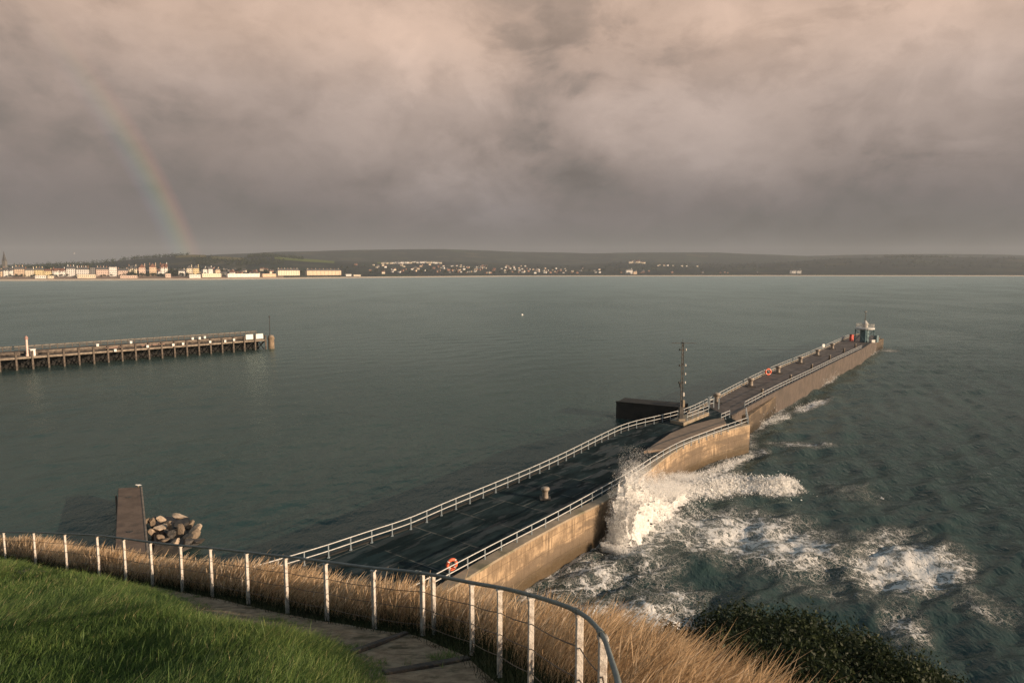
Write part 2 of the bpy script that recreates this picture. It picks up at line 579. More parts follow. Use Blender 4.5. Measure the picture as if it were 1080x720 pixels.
# ------------------------------------------------------------------ sea
def make_sea():
    px_in = np.linspace(-120, 1200, 560)
    px = np.concatenate([np.linspace(-2600, -160, 40), px_in, np.linspace(1240, 3600, 40)])
    uu = colx(px)
    d0 = 24.0
    rows = np.concatenate([d0 * (420 / d0) ** np.linspace(0, 1, 470), 420 * (7000 / 420) ** np.linspace(0, 1, 150)[1:]])
    Y, U = np.meshgrid(rows, uu, indexing='ij')
    X = U * Y
    spacing = np.maximum(Y * 0.0061, Y * 0.0024)
    (e0x, e0y), (e1x, e1y) = SEA_EDGE[-6], SEA_EDGE[-1]
    d, s = dist_line(X, Y, SEA_EDGE + [(e1x + (e1x - e0x) * 500, e1y + (e1y - e0y) * 500)])
    open_sea = np.where(s > 0, 1.0, 0.0) * np.ones_like(X)
    wdt_ = 0.6 + 0.55 * np.maximum(0, Y - 236)
    open_sea = sstep(-wdt_, wdt_, d * s) * (X > -40)
    open_sea = np.where((s > 0) | (Y > 236), open_sea, 0.0)
    amp = 0.20 + 0.54 * open_sea
    amp *= 1 - 0.75 * sstep(300, 1400, Y)
    Z = np.zeros_like(X)
    rs = np.random.default_rng(5)
    for k in range(46):
        lam = 1.0 * (12 / 1.0) ** (k / 45)
        th = R(128) + rs.normal(0, 0.55)
        kx, ky = math.cos(th) * 2 * math.pi / lam, math.sin(th) * 2 * math.pi / lam
        a = 0.020 * lam ** 0.62
        ph = rs.uniform(0, 6.28) + 0.6 * np.sin(X * 0.05 + k) + 0.6 * np.sin(Y * 0.043 + 2 * k)
        sn = np.sin(kx * X + ky * Y + ph)
        sh = 2 * ((sn + 1) / 2) ** 1.5 - 0.85
        fade = 1 - sstep(0.16, 0.42, spacing / lam)
        Z += a * sh * fade * amp
    steep = Z.copy()
    # breaking crest beside the pier: a steep roller
    ca, cb = P(722, 524, 0), P(838, 513, 0)
    ax = (cb - ca)
    L = ax.length
    ax.normalize()
    nx, ny = ax.y, -ax.x          # towards the camera
    sl_ = ((X - ca.x) * ax.x + (Y - ca.y) * ax.y)
    tt = ((X - ca.x) * nx + (Y - ca.y) * ny) + 0.9 * np.sin(sl_ * 0.33) + 0.35 * np.sin(sl_ * 0.9 + 1)
    prof = np.where(tt > 0, np.exp(-(tt / 0.9) ** 2), np.exp(-(tt / 3.4) ** 2))
    ends = sstep(-4, 3, sl_) * (1 - sstep(L - 2.5, L + 1.5, sl_))
    Z += 1.25 * prof * ends
    crest = np.where(tt > -0.7, np.exp(-(np.maximum(tt, 0) / 1.6) ** 2), np.exp(-((tt + 0.7) / 0.8) ** 2)) * ends
    # long swell that runs along the wall
    sa, sb = P(610, 612, 0), P(840, 585, 0)
    a2 = (sb - sa).normalized()
    t2 = (X - sa.x) * a2.y - (Y - sa.y) * a2.x + 1.2 * np.sin(((X - sa.x) * a2.x + (Y - sa.y) * a2.y) * 0.25)
    s2 = (X - sa.x) * a2.x + (Y - sa.y) * a2.y
    Z += 0.55 * np.exp(-(t2 / 2.6) ** 2) * sstep(-2, 5, s2) * (1 - sstep(20, 32, s2)) * open_sea
    # water heaped up against the wall under the splash
    hp = P(672, 560, 0)
    Z += 1.2 * np.exp(-(((X - hp.x) / 4.5) ** 2 + ((Y - hp.y) / 4.5) ** 2)) * (s > 0)
    PX, PY = project(X, Y, np.zeros_like(X))
    foam = np.zeros_like(X)
    for (fx, fy, rx, ry, rot, st) in (
            (800, 572, 125, 36, 8, .82), (745, 560, 90, 26, -6, .66), (880, 590, 60, 18, 0, .45), (955, 598, 82, 36, 3, .92), (925, 575, 60, 22, -12, .5), (640, 608, 92, 28, -8, .60), (610, 590, 45, 14, -20, .50), (660, 648, 100, 18, 4, .86), (700, 632, 70, 20, 0, .58), (830, 602, 70, 12, 10, .40),
            (690, 556, 48, 32, 0, .9), (668, 585, 40, 20, 0, .75), (745, 506, 45, 7, -14, .72), (758, 496, 38, 7, -22, .9), (726, 508, 22, 9, 0, .95), (808, 445, 20, 4.5, -8, .95), (825, 437, 14, 3, 0, .5),
            (856, 428, 24, 5, -18, .85), (874, 401, 12, 4.5, -32, 1.0), (903, 384, 7, 2.5, -30, .7), (938, 370, 14, 2, 0, .5), (845, 469, 44, 4.5, 3, .62),
            (800, 476, 16, 4, 0, .6), (955, 660, 40, 26, 40, .50), (900, 520, 60, 12, 10, .18), (880, 625, 80, 12, 8, .32), (1040, 640, 60, 20, 20, .30), (575, 628, 40, 12, -10, .6)):
        c, sn = math.cos(R(rot)), math.sin(R(rot))
        dx, dy = PX - fx, PY - fy
        a = (dx * c + dy * sn) / rx
        b = (-dx * sn + dy * c) / ry
        r = np.sqrt(a * a + b * b)
        foam = np.maximum(foam, st * (1 - sstep(0.25, 1.25, r)))
    foam *= open_sea > 0.5
    foam = np.maximum(foam, 1.25 * np.clip(crest * 1.15, 0, 1))
    foam = np.maximum(foam, 0.75 * np.exp(-(d / 0.9)) * (s > 0) * (Y < 235) * (Y > 30))
    foam = np.maximum(foam, 0.26 * sstep(0.30, 0.8, steep) * open_sea)
    # thin surf along the distant beach
    cd = coast_depth(540 + U * 720 * (CP + 75 / 720 * SP))
    edge = cd - Y
    foam = np.maximum(foam, 1.0 * (1 - sstep(10, 55, edge)) * sstep(200, 300, PX) * (1 - sstep(560, 700, PX)))
    foam = np.maximum(foam, 0.55 * (1 - sstep(8, 40, edge)))
    rough = 0.10 + 0.16 * sstep(40, 260, Y) + 0.10 * sstep(300, 1500, Y)
    v = np.stack([X, Y, Z], -1).reshape(-1, 3)
    o = fast_mesh('sea', v, grid_faces(*X.shape), SEA, attrs={'foam': foam.ravel(), 'open': open_sea.ravel(), 'rough': rough.ravel()}, smooth=True)
    tag(o, kind='structure')


def sea_material():
    m, nt, b = new_mat('sea_water')
    pos = nt.new('ShaderNodeNewGeometry').outputs['Position']
    at = lambda n: nt.new('ShaderNodeAttribute', attribute_name=n).outputs['Fac']
    foam, opn, rg = at('foam'), at('open'), at('rough')
    warp = nt.vmath('ADD', pos, nt.vmath('SCALE', nt.vmath('SUBTRACT', nt.noise(pos, 0.30, 5, 0.6, color=True), (0.5, 0.5, 0.5)), 3.2))
    warp = nt.mapping(warp, (0.85, 0.70, 1), (0, 0, R(-20)))

    fine_w = nt.vmath('ADD', warp, nt.vmath('SCALE', nt.vmath('SUBTRACT', nt.noise(pos, 1.6, 4, 0.65, color=True), (0.5, 0.5, 0.5)), 0.9))

    def web(sc, loc):
        vo = nt.new('ShaderNodeTexVoronoi', feature='DISTANCE_TO_EDGE')
        nt.put(vo.inputs['Vector'], nt.mapping(fine_w, (1, 1, 1), loc=loc))
        vo.inputs['Scale'].default_value = sc
        return nt.math('MULTIPLY', vo.outputs['Distance'], 2.2)

    w1, w2 = web(0.62, (0, 0, 0)), web(1.5, (5, 9, 2))
    w3 = web(3.4, (2, 1, 4))
    n1 = nt.noise(warp, 0.20, 5, 0.62)
    n2 = nt.noise(fine_w, 1.2, 5, 0.7)
    # thickness of the threads grows with the amount of foam
    fo = nt.math('ADD', foam, nt.math('MULTIPLY', nt.math('SUBTRACT', n1, 0.5), 1.3))
    fo = nt.math('MAXIMUM', nt.math('MULTIPLY', fo, nt.maprange(foam, 0.03, 0.3)), 0.0)
    th1 = nt.math('MULTIPLY', nt.math('POWER', fo, 1.8), 0.24)
    thm = nt.math('MULTIPLY', th1, nt.maprange(n2, 0.34, 0.62, 0.15, 1.5))
    e1 = nt.maprange(nt.math('SUBTRACT', thm, nt.math('MULTIPLY', w1, 0.8)), -0.05, 0.05)
    e2 = nt.maprange(nt.math('SUBTRACT', thm, w2), -0.06, 0.06)
    e3 = nt.maprange(nt.math('SUBTRACT', nt.math('MULTIPLY', thm, 0.9), w3), -0.08, 0.08)
    ff = nt.math('MAXIMUM', nt.math('MAXIMUM', e1, e2), e3)
    ff = nt.math('MULTIPLY', ff, nt.maprange(foam, 0.04, 0.25))
    pat, thr = fo, 0.75
    veil = nt.math('MULTIPLY', nt.maprange(nt.math('SUBTRACT', pat, thr), -0.35, 0.1), nt.math('MULTIPLY', foam, 0.16))
    tone = nt.noise(pos, 0.012, 3, 0.5)
    deep = nt.mix(nt.maprange(tone, 0.35, 0.65), (0.020, 0.045, 0.043, 1), (0.030, 0.058, 0.053, 1))
    deep = nt.mix(nt.math('MULTIPLY', opn, 0.6), deep, (0.026, 0.041, 0.040, 1))
    white = (0.84, 0.83, 0.80, 1)
    # ripples too small for the mesh
    rv = nt.mapping(pos, (1, 0.5, 1), (0, 0, R(-28)))
    r0 = nt.noise(rv, 0.38, 3, 0.6, 0.6)
    r1 = nt.noise(rv, 1.0, 4, 0.62, 0.5)
    r2 = nt.noise(rv, 3.4, 3, 0.6)
    hgt = nt.math('ADD', nt.math('ADD', nt.math('MULTIPLY', r1, nt.math('ADD', 0.20, nt.math('MULTIPLY', opn, 0.16))), nt.math('MULTIPLY', r2, nt.math('ADD', 0.08, nt.math('MULTIPLY', opn, 0.04)))),
                  nt.math('ADD', nt.math('MULTIPLY', ff, 0.22), nt.math('MULTIPLY', r0, nt.math('ADD', 0.16, nt.math('MULTIPLY', opn, 0.12)))))
    gust = nt.noise(nt.mapping(pos, (1, 0.45, 1), (0, 0, R(-20))), 0.022, 4, 0.6)
    hgt = nt.math('MULTIPLY', hgt, nt.maprange(gust, 0.35, 0.65, 0.55, 1.35))
    bp = nt.new('ShaderNodeBump')
    bp.inputs['Strength'].default_value = 0.9
    bp.inputs['Distance'].default_value = 1.0
    nt.put(bp.inputs['Height'], hgt)
    nrm = bp.outputs[0]
    nt.n.remove(b)
    df = nt.new('ShaderNodeBsdfDiffuse')
    nt.put(df.inputs[0], nt.mix(veil, deep, white))
    nt.put(df.inputs['Normal'], nrm)
    gl = nt.new('ShaderNodeBsdfGlossy')
    gl.inputs[0].default_value = (0.66, 0.79, 0.76, 1)
    nt.put(gl.inputs['Roughness'], rg)
    nt.put(gl.inputs['Normal'], nrm)
    fr = nt.new('ShaderNodeFresnel')
    fr.inputs[0].default_value = 1.33
    nt.put(fr.inputs['Normal'], nrm)
    mw = nt.new('ShaderNodeMixShader')
    nt.put(mw.inputs[0], nt.math('MINIMUM', nt.math('MULTIPLY', fr.outputs[0], 0.95), 0.75))
    nt.l.new(df.outputs[0], mw.inputs[1])
    nt.l.new(gl.outputs[0], mw.inputs[2])
    fd = nt.new('ShaderNodeBsdfDiffuse')
    fd.inputs[0].default_value = white
    nt.put(fd.inputs['Normal'], nrm)
    ft = nt.new('ShaderNodeBsdfTranslucent')
    ft.inputs[0].default_value = white
    fm = nt.new('ShaderNodeMixShader')
    fm.inputs[0].default_value = 0.25
    nt.l.new(fd.outputs[0], fm.inputs[1])
    nt.l.new(ft.outputs[0], fm.inputs[2])
    mo = nt.new('ShaderNodeMixShader')
    nt.put(mo.inputs[0], ff)
    nt.l.new(mw.outputs[0], mo.inputs[1])
    nt.l.new(fm.outputs[0], mo.inputs[2])
    nt.l.new(mo.outputs[0], nt.n['Material Output'].inputs[0])
    return m


SEA = sea_material()
make_sea()

# ------------------------------------------------------------------ distant land
HAZE_TOP = 330.0
FAR_PX = [-3000, -600, 0, 100, 200, 235, 300, 400, 470, 540, 620, 700, 760, 850, 930, 1000, 1080, 1600, 4000]
FAR_Y = [283, 281, 279.5, 277.5, 271, 268.5, 265.5, 263.4, 262.6, 265.5, 267, 266.2, 266.5, 270, 268.3, 267.8, 269.2, 272, 280]
MID_PX = [-3000, -400, 0, 60, 110, 135, 165, 200, 225, 255, 280, 310, 350, 400, 440, 480, 540, 600, 640, 670, 740, 800, 850, 900, 960, 1080, 1600, 4000]
MID_Y = [286, 283, 281.5, 279.5, 276.8, 274, 271, 269.3, 269.6, 271.5, 270, 271.8, 275.5, 276.6, 275.8, 276.2, 277.5, 280, 277.2, 275.8, 279.0, 278, 274.5, 272.0, 271.0, 272, 276, 286]
T_MID, T_FAR = 1500.0, 3300.0
TS = np.array([-60, -20, 0, 12, 26, 40, 44, 56, 70, 90, 110, 150, 200, 260, 330, 400, 480, 560, 650, 750, 850, 950, 1050, 1150, 1250, 1350, 1430, 1500, 1580, 1700, 1850, 2050, 2250, 2450, 2650, 2850, 3000, 3150, 3300, 3450, 3700, 4100])


def slope_at(py):
    v = (360 - py) / 720.0
    return (v * CP - SP) / (CP + v * SP)


def land_z(px, t):
    px = np.asarray(px, float)
    t = np.asarray(t, float)
    dc = coast_depth(px)
    zm = CAM_Z + slope_at(np.interp(px, MID_PX, MID_Y)) * (dc + T_MID)
    zf = CAM_Z + slope_at(np.interp(px, FAR_PX, FAR_Y)) * (dc + T_FAR)
    shore = np.interp(t, [-60, 0, 40, 44, 70, 90, 110, 160], [-4, -0.1, 3.8, 5.2, 8.2, 9.6, 10.4, 12.0])
    k = np.clip((t - 160) / (T_MID - 160), 0, 1)
    up = 12.0 + (zm - 12.0) * (0.55 * k + 0.45 * k * k * (3 - 2 * k))
    k2 = np.clip((t - T_MID) / (T_FAR - T_MID), 0, 1)
    back = zm + (zf - zm) * k2 * k2 * (3 - 2 * k2) - 22 * np.sin(k2 * math.pi) ** 2
    over = zf - (t - T_FAR) * 0.08
    z = np.where(t < 160, shore, np.where(t < T_MID, up, np.where(t < T_FAR, back, over)))
    und = np.sin(px * 0.061 + t * 0.0071) * np.sin(px * 0.023 - t * 0.0043 + 1.0) * 2.2 * np.clip((t - 200) / 900, 0, 1)
    return z + und


def land_pos(px, t):
    y = coast_depth(px) + t
    return Vector((float(colx(px) * y), float(y), float(land_z(px, t))))


def land_material():
    m, nt, b = new_mat('far_fields')
    pos = nt.new('ShaderNodeNewGeometry').outputs['Position']
    vo = nt.new('ShaderNodeTexVoronoi')
    wv = nt.mapping(nt.vmath('ADD', pos, nt.vmath('SCALE', nt.noise(pos, 0.004, 3, 0.5, color=True), 140.0)), (1, 0.6, 0))
    nt.put(vo.inputs['Vector'], wv)
    vo.inputs['Scale'].default_value = 0.0052
    sp = nt.new('ShaderNodeSeparateColor')
    nt.put(sp.inputs[0], vo.outputs['Color'])
    fld = nt.ramp(sp.outputs[0], [(0.0, (0.022, 0.032, 0.027)), (0.35, (0.034, 0.048, 0.033)), (0.6, (0.048, 0.053, 0.038)), (0.8, (0.068, 0.062, 0.040)), (1.0, (0.034, 0.050, 0.030))])  # cloud shadow and haze are put into these dark grey-blue tones
    ve = nt.new('ShaderNodeTexVoronoi', feature='DISTANCE_TO_EDGE')
    nt.put(ve.inputs['Vector'], wv)
    ve.inputs['Scale'].default_value = 0.0052
    hedge = nt.maprange(ve.outputs['Distance'], 0.03, 0.09, 1.0, 0.0)
    wood = nt.maprange(nt.noise(pos, 0.0035, 6, 0.62), 0.44, 0.54)
    tex = nt.noise(pos, 0.05, 4, 0.7)
    dark = nt.mix(tex, (0.010, 0.017, 0.018, 1), (0.026, 0.034, 0.032, 1))
    col = nt.mix(nt.math('MAXIMUM', nt.math('MULTIPLY', hedge, 0.85), wood), fld, dark)
    nt.put(b.inputs['Base Color'], col)
    b.inputs['Roughness'].default_value = 0.9
    b.inputs['Specular IOR Level'].default_value = 0.1
    return m


LANDM = land_material()
pxs = np.concatenate([np.linspace(-3000, -150, 40), np.linspace(-120, 1200, 480), np.linspace(1240, 4000, 40)])
T2, PX2 = np.meshgrid(TS, pxs, indexing='ij')
Y2 = coast_depth(PX2) + T2
V2 = np.stack([colx(PX2) * Y2, Y2, land_z(PX2, T2)], -1).reshape(-1, 3)
tag(fast_mesh('hills', V2, grid_faces(*T2.shape), LANDM, smooth=True), kind='structure')

SAND = pmat('pale_sand', (0.72, 0.60, 0.46, 1), (0.60, 0.48, 0.35, 1), 0.05, 0.9, coords='Position')
PROM = pmat('promenade_paving', (0.20, 0.13, 0.09, 1), (0.30, 0.20, 0.14, 1), 0.05, 0.9, coords='Position')
tsb = np.array([-12, 0, 10, 25, 39.5])
T3, PX3 = np.meshgrid(tsb, pxs, indexing='ij')
Y3 = coast_depth(PX3) + T3
tag(fast_mesh('beach', np.stack([colx(PX3) * Y3, Y3, land_z(PX3, T3) + 0.25], -1).reshape(-1, 3), grid_faces(*T3.shape), SAND, smooth=True), kind='structure')
mask = pxs < 300
tsp = np.array([40.0, 44, 56, 70, 88])
T4, PX4 = np.meshgrid(tsp, pxs[mask], indexing='ij')
Y4 = coast_depth(PX4) + T4
tag(fast_mesh('promenade', np.stack([colx(PX4) * Y4, Y4, land_z(PX4, T4) + 0.3], -1).reshape(-1, 3), grid_faces(*T4.shape), PROM, smooth=True), kind='structure')


def field_patch(px0, px1, t0, t1, mat):
    a, bb = np.linspace(px0, px1, 40), np.linspace(t0, t1, 14)
    T, X = np.meshgrid(bb, a, indexing='ij')
    T = T + 60 * np.sin((X - px0) / (px1 - px0) * 3.0) * (T - t0) / (t1 - t0)
    Yq = coast_depth(X) + T
    o = fast_mesh('field', np.stack([colx(X) * Yq, Yq, land_z(X, T) + 2.5], -1).reshape(-1, 3), grid_faces(*T.shape), mat, smooth=True)
    tag(o, kind='structure')


FIELD1 = pmat('sunlit_pasture_green', (0.10, 0.135, 0.03, 1), (0.15, 0.17, 0.05, 1), 0.01, 0.9, coords='Position', spec=0.1)  # sunlit hill fields, the sunshine put into the brighter colour
FIELD2 = pmat('sunlit_tan_field', (0.17, 0.13, 0.06, 1), (0.11, 0.11, 0.045, 1), 0.01, 0.9, coords='Position', spec=0.1)
field_patch(290, 353, 1080, 1420, FIELD1)
field_patch(186, 218, 1150, 1480, FIELD2)
field_patch(222, 258, 1050, 1300, FIELD2)
field_patch(398, 440, 1180, 1440, FIELD1)

# ------------------------------------------------------------------ town on the far shore
def plaster(name, c):
    return pmat(name, tuple(q * 0.88 for q in c) + (1,), tuple(c) + (1,), 0.25, 0.8)


WALLS = {
    'cream': plaster('cream_render', (0.78, 0.68, 0.52)), 'white': plaster('white_render', (0.82, 0.78, 0.72)), 'peach': plaster('peach_render', (0.72, 0.54, 0.38)),
    'yellow': plaster('yellow_render', (0.74, 0.60, 0.34)), 'pink': plaster('pink_render', (0.68, 0.52, 0.43)), 'brick': plaster('red_brick', (0.34, 0.19, 0.13)),
    'grey': plaster('grey_render', (0.22, 0.21, 0.20)), 'stone': plaster('grey_stone', (0.17, 0.16, 0.145))}
ROOFS = {'slate': pmat('slate_roof', (0.07, 0.07, 0.075, 1), (0.11, 0.105, 0.10, 1), 0.3, 0.7), 'red': pmat('red_tile_roof', (0.15, 0.07, 0.05, 1), (0.21, 0.10, 0.07, 1), 0.3, 0.8),
         'flat': pmat('flat_roof_felt', (0.25, 0.22, 0.2, 1), (0.32, 0.28, 0.25, 1), 0.3, 0.9)}
GLASS = pmat('dark_window_glass', (0.03, 0.035, 0.04, 1), (0.05, 0.055, 0.06, 1), 0.5, 0.15)
WINMESH = None


def gable(mb, w, d, z0, rise, along='x', mi=0, over=0.3):
    x, y = w / 2 + over, d / 2 + over
    if along == 'x':
        vs = [(-x, -y, z0), (x, -y, z0), (x, y, z0), (-x, y, z0), (-x, 0, z0 + rise), (x, 0, z0 + rise)]
        fs = [(0, 1, 5, 4), (2, 3, 4, 5), (0, 4, 3), (1, 2, 5), (0, 3, 2, 1)]
    else:
        vs = [(-x, -y, z0), (x, -y, z0), (x, y, z0), (-x, y, z0), (0, -y, z0 + rise), (0, y, z0 + rise)]
        fs = [(0, 4, 5, 3), (1, 2, 5, 4), (0, 1, 4), (2, 3, 5), (0, 3, 2, 1)]
    mb.add(vs, fs, mi)


def hip(mb, w, d, z0, rise, mi=0, over=0.3):
    x, y = w / 2 + over, d / 2 + over
    q = max(0.5, x - y * 0.9)
    vs = [(-x, -y, z0), (x, -y, z0), (x, y, z0), (-x, y, z0), (-q, 0, z0 + rise), (q, 0, z0 + rise)]
    mb.add(vs, [(0, 1, 5, 4), (2, 3, 4, 5), (0, 4, 3), (1, 2, 5), (0, 3, 2, 1)], mi)


def building(name, cat, px0, px1, ytop, t, wall, roof, label, style='ridge', floors=3, chim=2, depth=13.0, bays=None, frac=0.28):
    global WINMESH
    pc = (px0 + px1) / 2
    p = land_pos(pc, t)
    p0, p1 = land_pos(px0, t), land_pos(px1, t)
    wdt = (p1 - p0).length * 0.95
    rz = math.atan2(p1.y - p0.y, p1.x - p0.x)
    H = CAM_Z + slope_at(ytop) * p.y - p.z
    H = max(3.0, H)
    rise = 0.6 if style == 'flat' else H * frac
    hw = H - rise
    root = empty(name, p, rz, label, cat)
    mb = MB().box((0, 0, hw / 2 - 1.0), (wdt, depth, hw + 2.0))
    mb.box((0, -depth / 2 - 0.12, hw - 0.25), (wdt + 0.2, 0.24, 0.5))
    if style == 'twin':
        for s in (-1, 1):
            mb.box((s * wdt * 0.25, -depth / 2 - 0.8, hw * 0.45), (wdt * 0.28, 1.6, hw * 0.9))
    mb.build('wall', WALLS[wall], root)
    rb = MB()
    if style == 'ridge':
        gable(rb, wdt, depth, hw + 0.02, rise)
    elif style == 'hip':
        hip(rb, wdt, depth, hw + 0.02, rise)
    elif style == 'front':
        gable(rb, wdt, depth, hw + 0.02, rise * 1.3, 'y')
    elif style == 'twin':
        gable(rb, wdt, depth, hw + 0.02, rise)
        for s in (-1, 1):
            b2 = MB()
            gable(b2, wdt * 0.36, depth * 0.7, hw * 0.9, rise * 1.15, 'y')
            rb.add([(q[0] + s * wdt * 0.25, q[1] - depth * 0.25, q[2]) for q in b2.v], b2.f)
    else:
        rb.box((0, 0, hw + 0.3), (wdt + 0.3, depth + 0.3, 0.6))
    ro = rb.build('roof', ROOFS[roof], root)
    for k in range(chim):
        x = -wdt / 2 + wdt * (k + 0.5) / chim if chim > 2 else (-1) ** k * wdt * 0.42
        MB().box((x, 0, hw + rise * 0.9), (1.5, 1.1, rise * 0.9 + 1.5)).box((x, 0, hw + rise * 1.35 + 0.85), (1.7, 1.3, 0.25)).build('chimney', WALLS['brick' if k % 2 else wall], ro)
    bays = bays or max(2, min(9, int(wdt / 4.2)))
    fh = hw / floors
    for r in range(floors):
        for c in range(bays):
            x = -wdt / 2 + wdt * (c + 0.5) / bays
            yf = -depth / 2 - 0.03
            if style == 'twin' and any(abs(x - s_ * wdt * 0.25) < wdt * 0.15 for s_ in (-1, 1)):
                yf -= 1.6
            if WINMESH is None:
                q = MB().box((0, 0, 0), (1.7, 0.1, 2.3)).build('window', GLASS, root)
                WINMESH = q.data
            else:
                q = bpy.data.objects.new('window', WINMESH)
                COL.objects.link(q)
                q.parent = root
            q.location = (x, yf, fh * (r + 0.52))
    return root


BT = 104.0
B = building
B('guest_house', 'house', -14, 3, 284, BT, 'peach', 'slate', 'peach seafront house cut off by the picture edge, in front of the church')
B('guest_house', 'house', 3.4, 14.6, 282.2, BT, 'white', 'slate', 'white and pinkish double gabled seafront house just right of the church spire', 'twin')
B('guest_house', 'house', 15.2, 26, 281, BT, 'peach', 'slate', 'tall peach orange seafront house between white gables and cream houses', 'ridge', 4, 3)
B('guest_house', 'house', 26.4, 36.4, 282.5, BT, 'cream', 'slate', 'cream four bay seafront house beside the peach orange one', 'hip', 3, 2)
B('guest_house', 'house', 36.8, 46.6, 282.3, BT, 'yellow', 'slate', 'yellowish cream seafront house left of a low red roofed one', 'ridge', 3, 3)
B('guest_house', 'house', 47, 54.6, 283.8, BT, 'yellow', 'red', 'lower yellow seafront house under a red tiled roof', 'ridge', 2, 1)
B('guest_house', 'house', 55.4, 69.5, 283.0, BT, 'white', 'red', 'white twin gabled house with a red tiled roof on the seafront', 'twin', 2, 2)
B('seafront_hotel', 'hotel', 70.2, 79.6, 280.6, BT, 'white', 'slate', 'tall narrow white hotel beside the red roofed twin gables', 'ridge', 4, 3)
B('seafront_hotel', 'hotel', 80.2, 94.6, 281.6, BT, 'white', 'slate', 'broad white terrace with rows of windows under the dark tree clump', 'hip', 4, 6)
B('apartment_block', 'building', 95.4, 100.6, 282.5, BT, 'grey', 'flat', 'dark grey block squeezed between two white seafront terraces', 'flat', 4, 0)
B('seafront_hotel', 'hotel', 101.2, 114.6, 281.8, BT, 'pink', 'slate', 'pale pink seafront hotel right of the dark grey block', 'ridge', 3, 4)
B('seafront_hotel', 'hotel', 115, 123.4, 281.6, BT, 'white', 'slate', 'tall white hotel with a plain block front beside pale pink hotel', 'flat', 4, 2)
B('guest_house', 'house', 124, 135, 283.2, BT, 'pink', 'slate', 'pinkish brown house partly behind the round seafront tree', 'ridge', 3, 2)
B('guest_house', 'house', 135.5, 144.6, 280.2, BT + 30, 'cream', 'slate', 'cream twin gabled villa behind the round seafront tree', 'twin', 3, 2)
B('gabled_villa', 'house', 146.4, 153.6, 279.2, BT + 40, 'pink', 'red', 'pink villa with one front gable, nearest the round seafront tree', 'front', 3, 1)
B('gabled_villa', 'house', 157.4, 165.2, 278.6, BT + 40, 'peach', 'red', 'peach villa with a front gable, middle of three gabled villas', 'front', 3, 2)
B('gabled_villa', 'house', 168.8, 177, 278.2, BT + 40, 'white', 'red', 'white and pink villa with twin gables beside the big dark trees', 'twin', 3, 2)
B('bungalow', 'house', 188, 195, 284.2, BT + 30, 'white', 'slate', 'small low white bungalow right of the big dark trees', 'ridge', 1, 1)
B('gabled_villa', 'house', 196.6, 203, 280.4, BT + 40, 'cream', 'slate', 'cream gabled villa below the rainbow end', 'front', 3, 1)
B('gabled_villa', 'house', 203.6, 210, 280.2, BT + 40, 'yellow', 'slate', 'yellowish gabled villa below the rainbow end', 'front', 3, 1)
B('gabled_villa', 'house', 213, 217.4, 282, BT + 60, 'white', 'slate', 'narrow white gabled house right of the yellowish villa', 'front', 2, 1)
B('gabled_villa', 'house', 218.6, 223.4, 281.4, BT + 60, 'white', 'slate', 'white house with a steep dark roof above a long white shed', 'ridge', 2, 1)
B('gabled_villa', 'house', 226, 231, 282.6, BT + 60, 'peach', 'slate', 'peach house at the end of the villa row', 'front', 2, 1)
B('beach_pavilion', 'pavilion', 36.5, 48.5, 290.4, 48, 'white', 'flat', 'long low white beach pavilion before the yellow houses', 'flat', 1, 0, 8)
B('beach_pavilion', 'pavilion', 50, 56, 290.6, 48, 'cream', 'flat', 'small cream beach kiosk beside the long white pavilion', 'flat', 1, 0, 8)
B('beach_pavilion', 'pavilion', 81, 101, 289.3, 52, 'cream', 'flat', 'long cream promenade shelter in front of the white terrace', 'flat', 1, 0, 7)
B('beach_pavilion', 'pavilion', 126, 145, 290.4, 48, 'pink', 'flat', 'long low pinkish beach pavilion before the round tree', 'flat', 1, 0, 7)
B('beach_pavilion', 'pavilion', 174, 180, 288.4, 56, 'pink', 'flat', 'small pinkish kiosk in front of the big dark trees', 'flat', 1, 0, 7)
B('beach_chalets', 'chalets', 199, 211.5, 289.3, 46, 'white', 'flat', 'white row of beach chalets below the cream villas', 'flat', 1, 0, 7)
B('beach_chalets', 'chalets', 212, 233, 288.2, 60, 'cream', 'flat', 'cream row of beach chalets raised above the sand', 'flat', 1, 0, 7)
B('beach_chalets', 'chalets', 238.5, 274, 288.4, 56, 'white', 'flat', 'longest white chalet row on the far beach', 'flat', 1, 0, 9, 9)
B('beach_chalets', 'chalets', 275.5, 290.5, 288.6, 56, 'peach', 'flat', 'peach chalet row left of the chimneyed terrace', 'flat', 1, 0, 9)
B('seafront_terrace', 'terrace', 291.5, 315.6, 283.4, BT, 'cream', 'slate', 'cream chimneyed terrace left of a dark round tree', 'ridge', 3, 7, 12, 9)
B('seafront_terrace', 'terrace', 322, 360, 283.8, BT, 'peach', 'slate', 'peach terrace with many chimneys right of a dark round tree', 'ridge', 3, 9, 12, 9)
B('beach_pavilion', 'pavilion', 364, 370, 288.6, 60, 'white', 'slate', 'small white beach house right of the peach terrace', 'ridge', 1, 0, 8)
B('beach_pavilion', 'pavilion', 372, 380, 289.2, 54, 'cream', 'slate', 'low cream beach house at the end of the seafront', 'ridge', 1, 0, 8)
B('seaside_inn', 'building', 660, 667, 283.5, 120, 'white', 'slate', 'white shore house below the bright hilltop row', 'front', 2, 1)
B('seaside_inn', 'building', 667.6, 671.5, 285.6, 90, 'peach', 'slate', 'small peach shore house beside the white one', 'front', 1, 1)
B('seaside_inn', 'building', 833, 845, 284.2, 130, 'white', 'slate', 'lone white house group on the dark right hand hillside', 'twin', 2, 2)

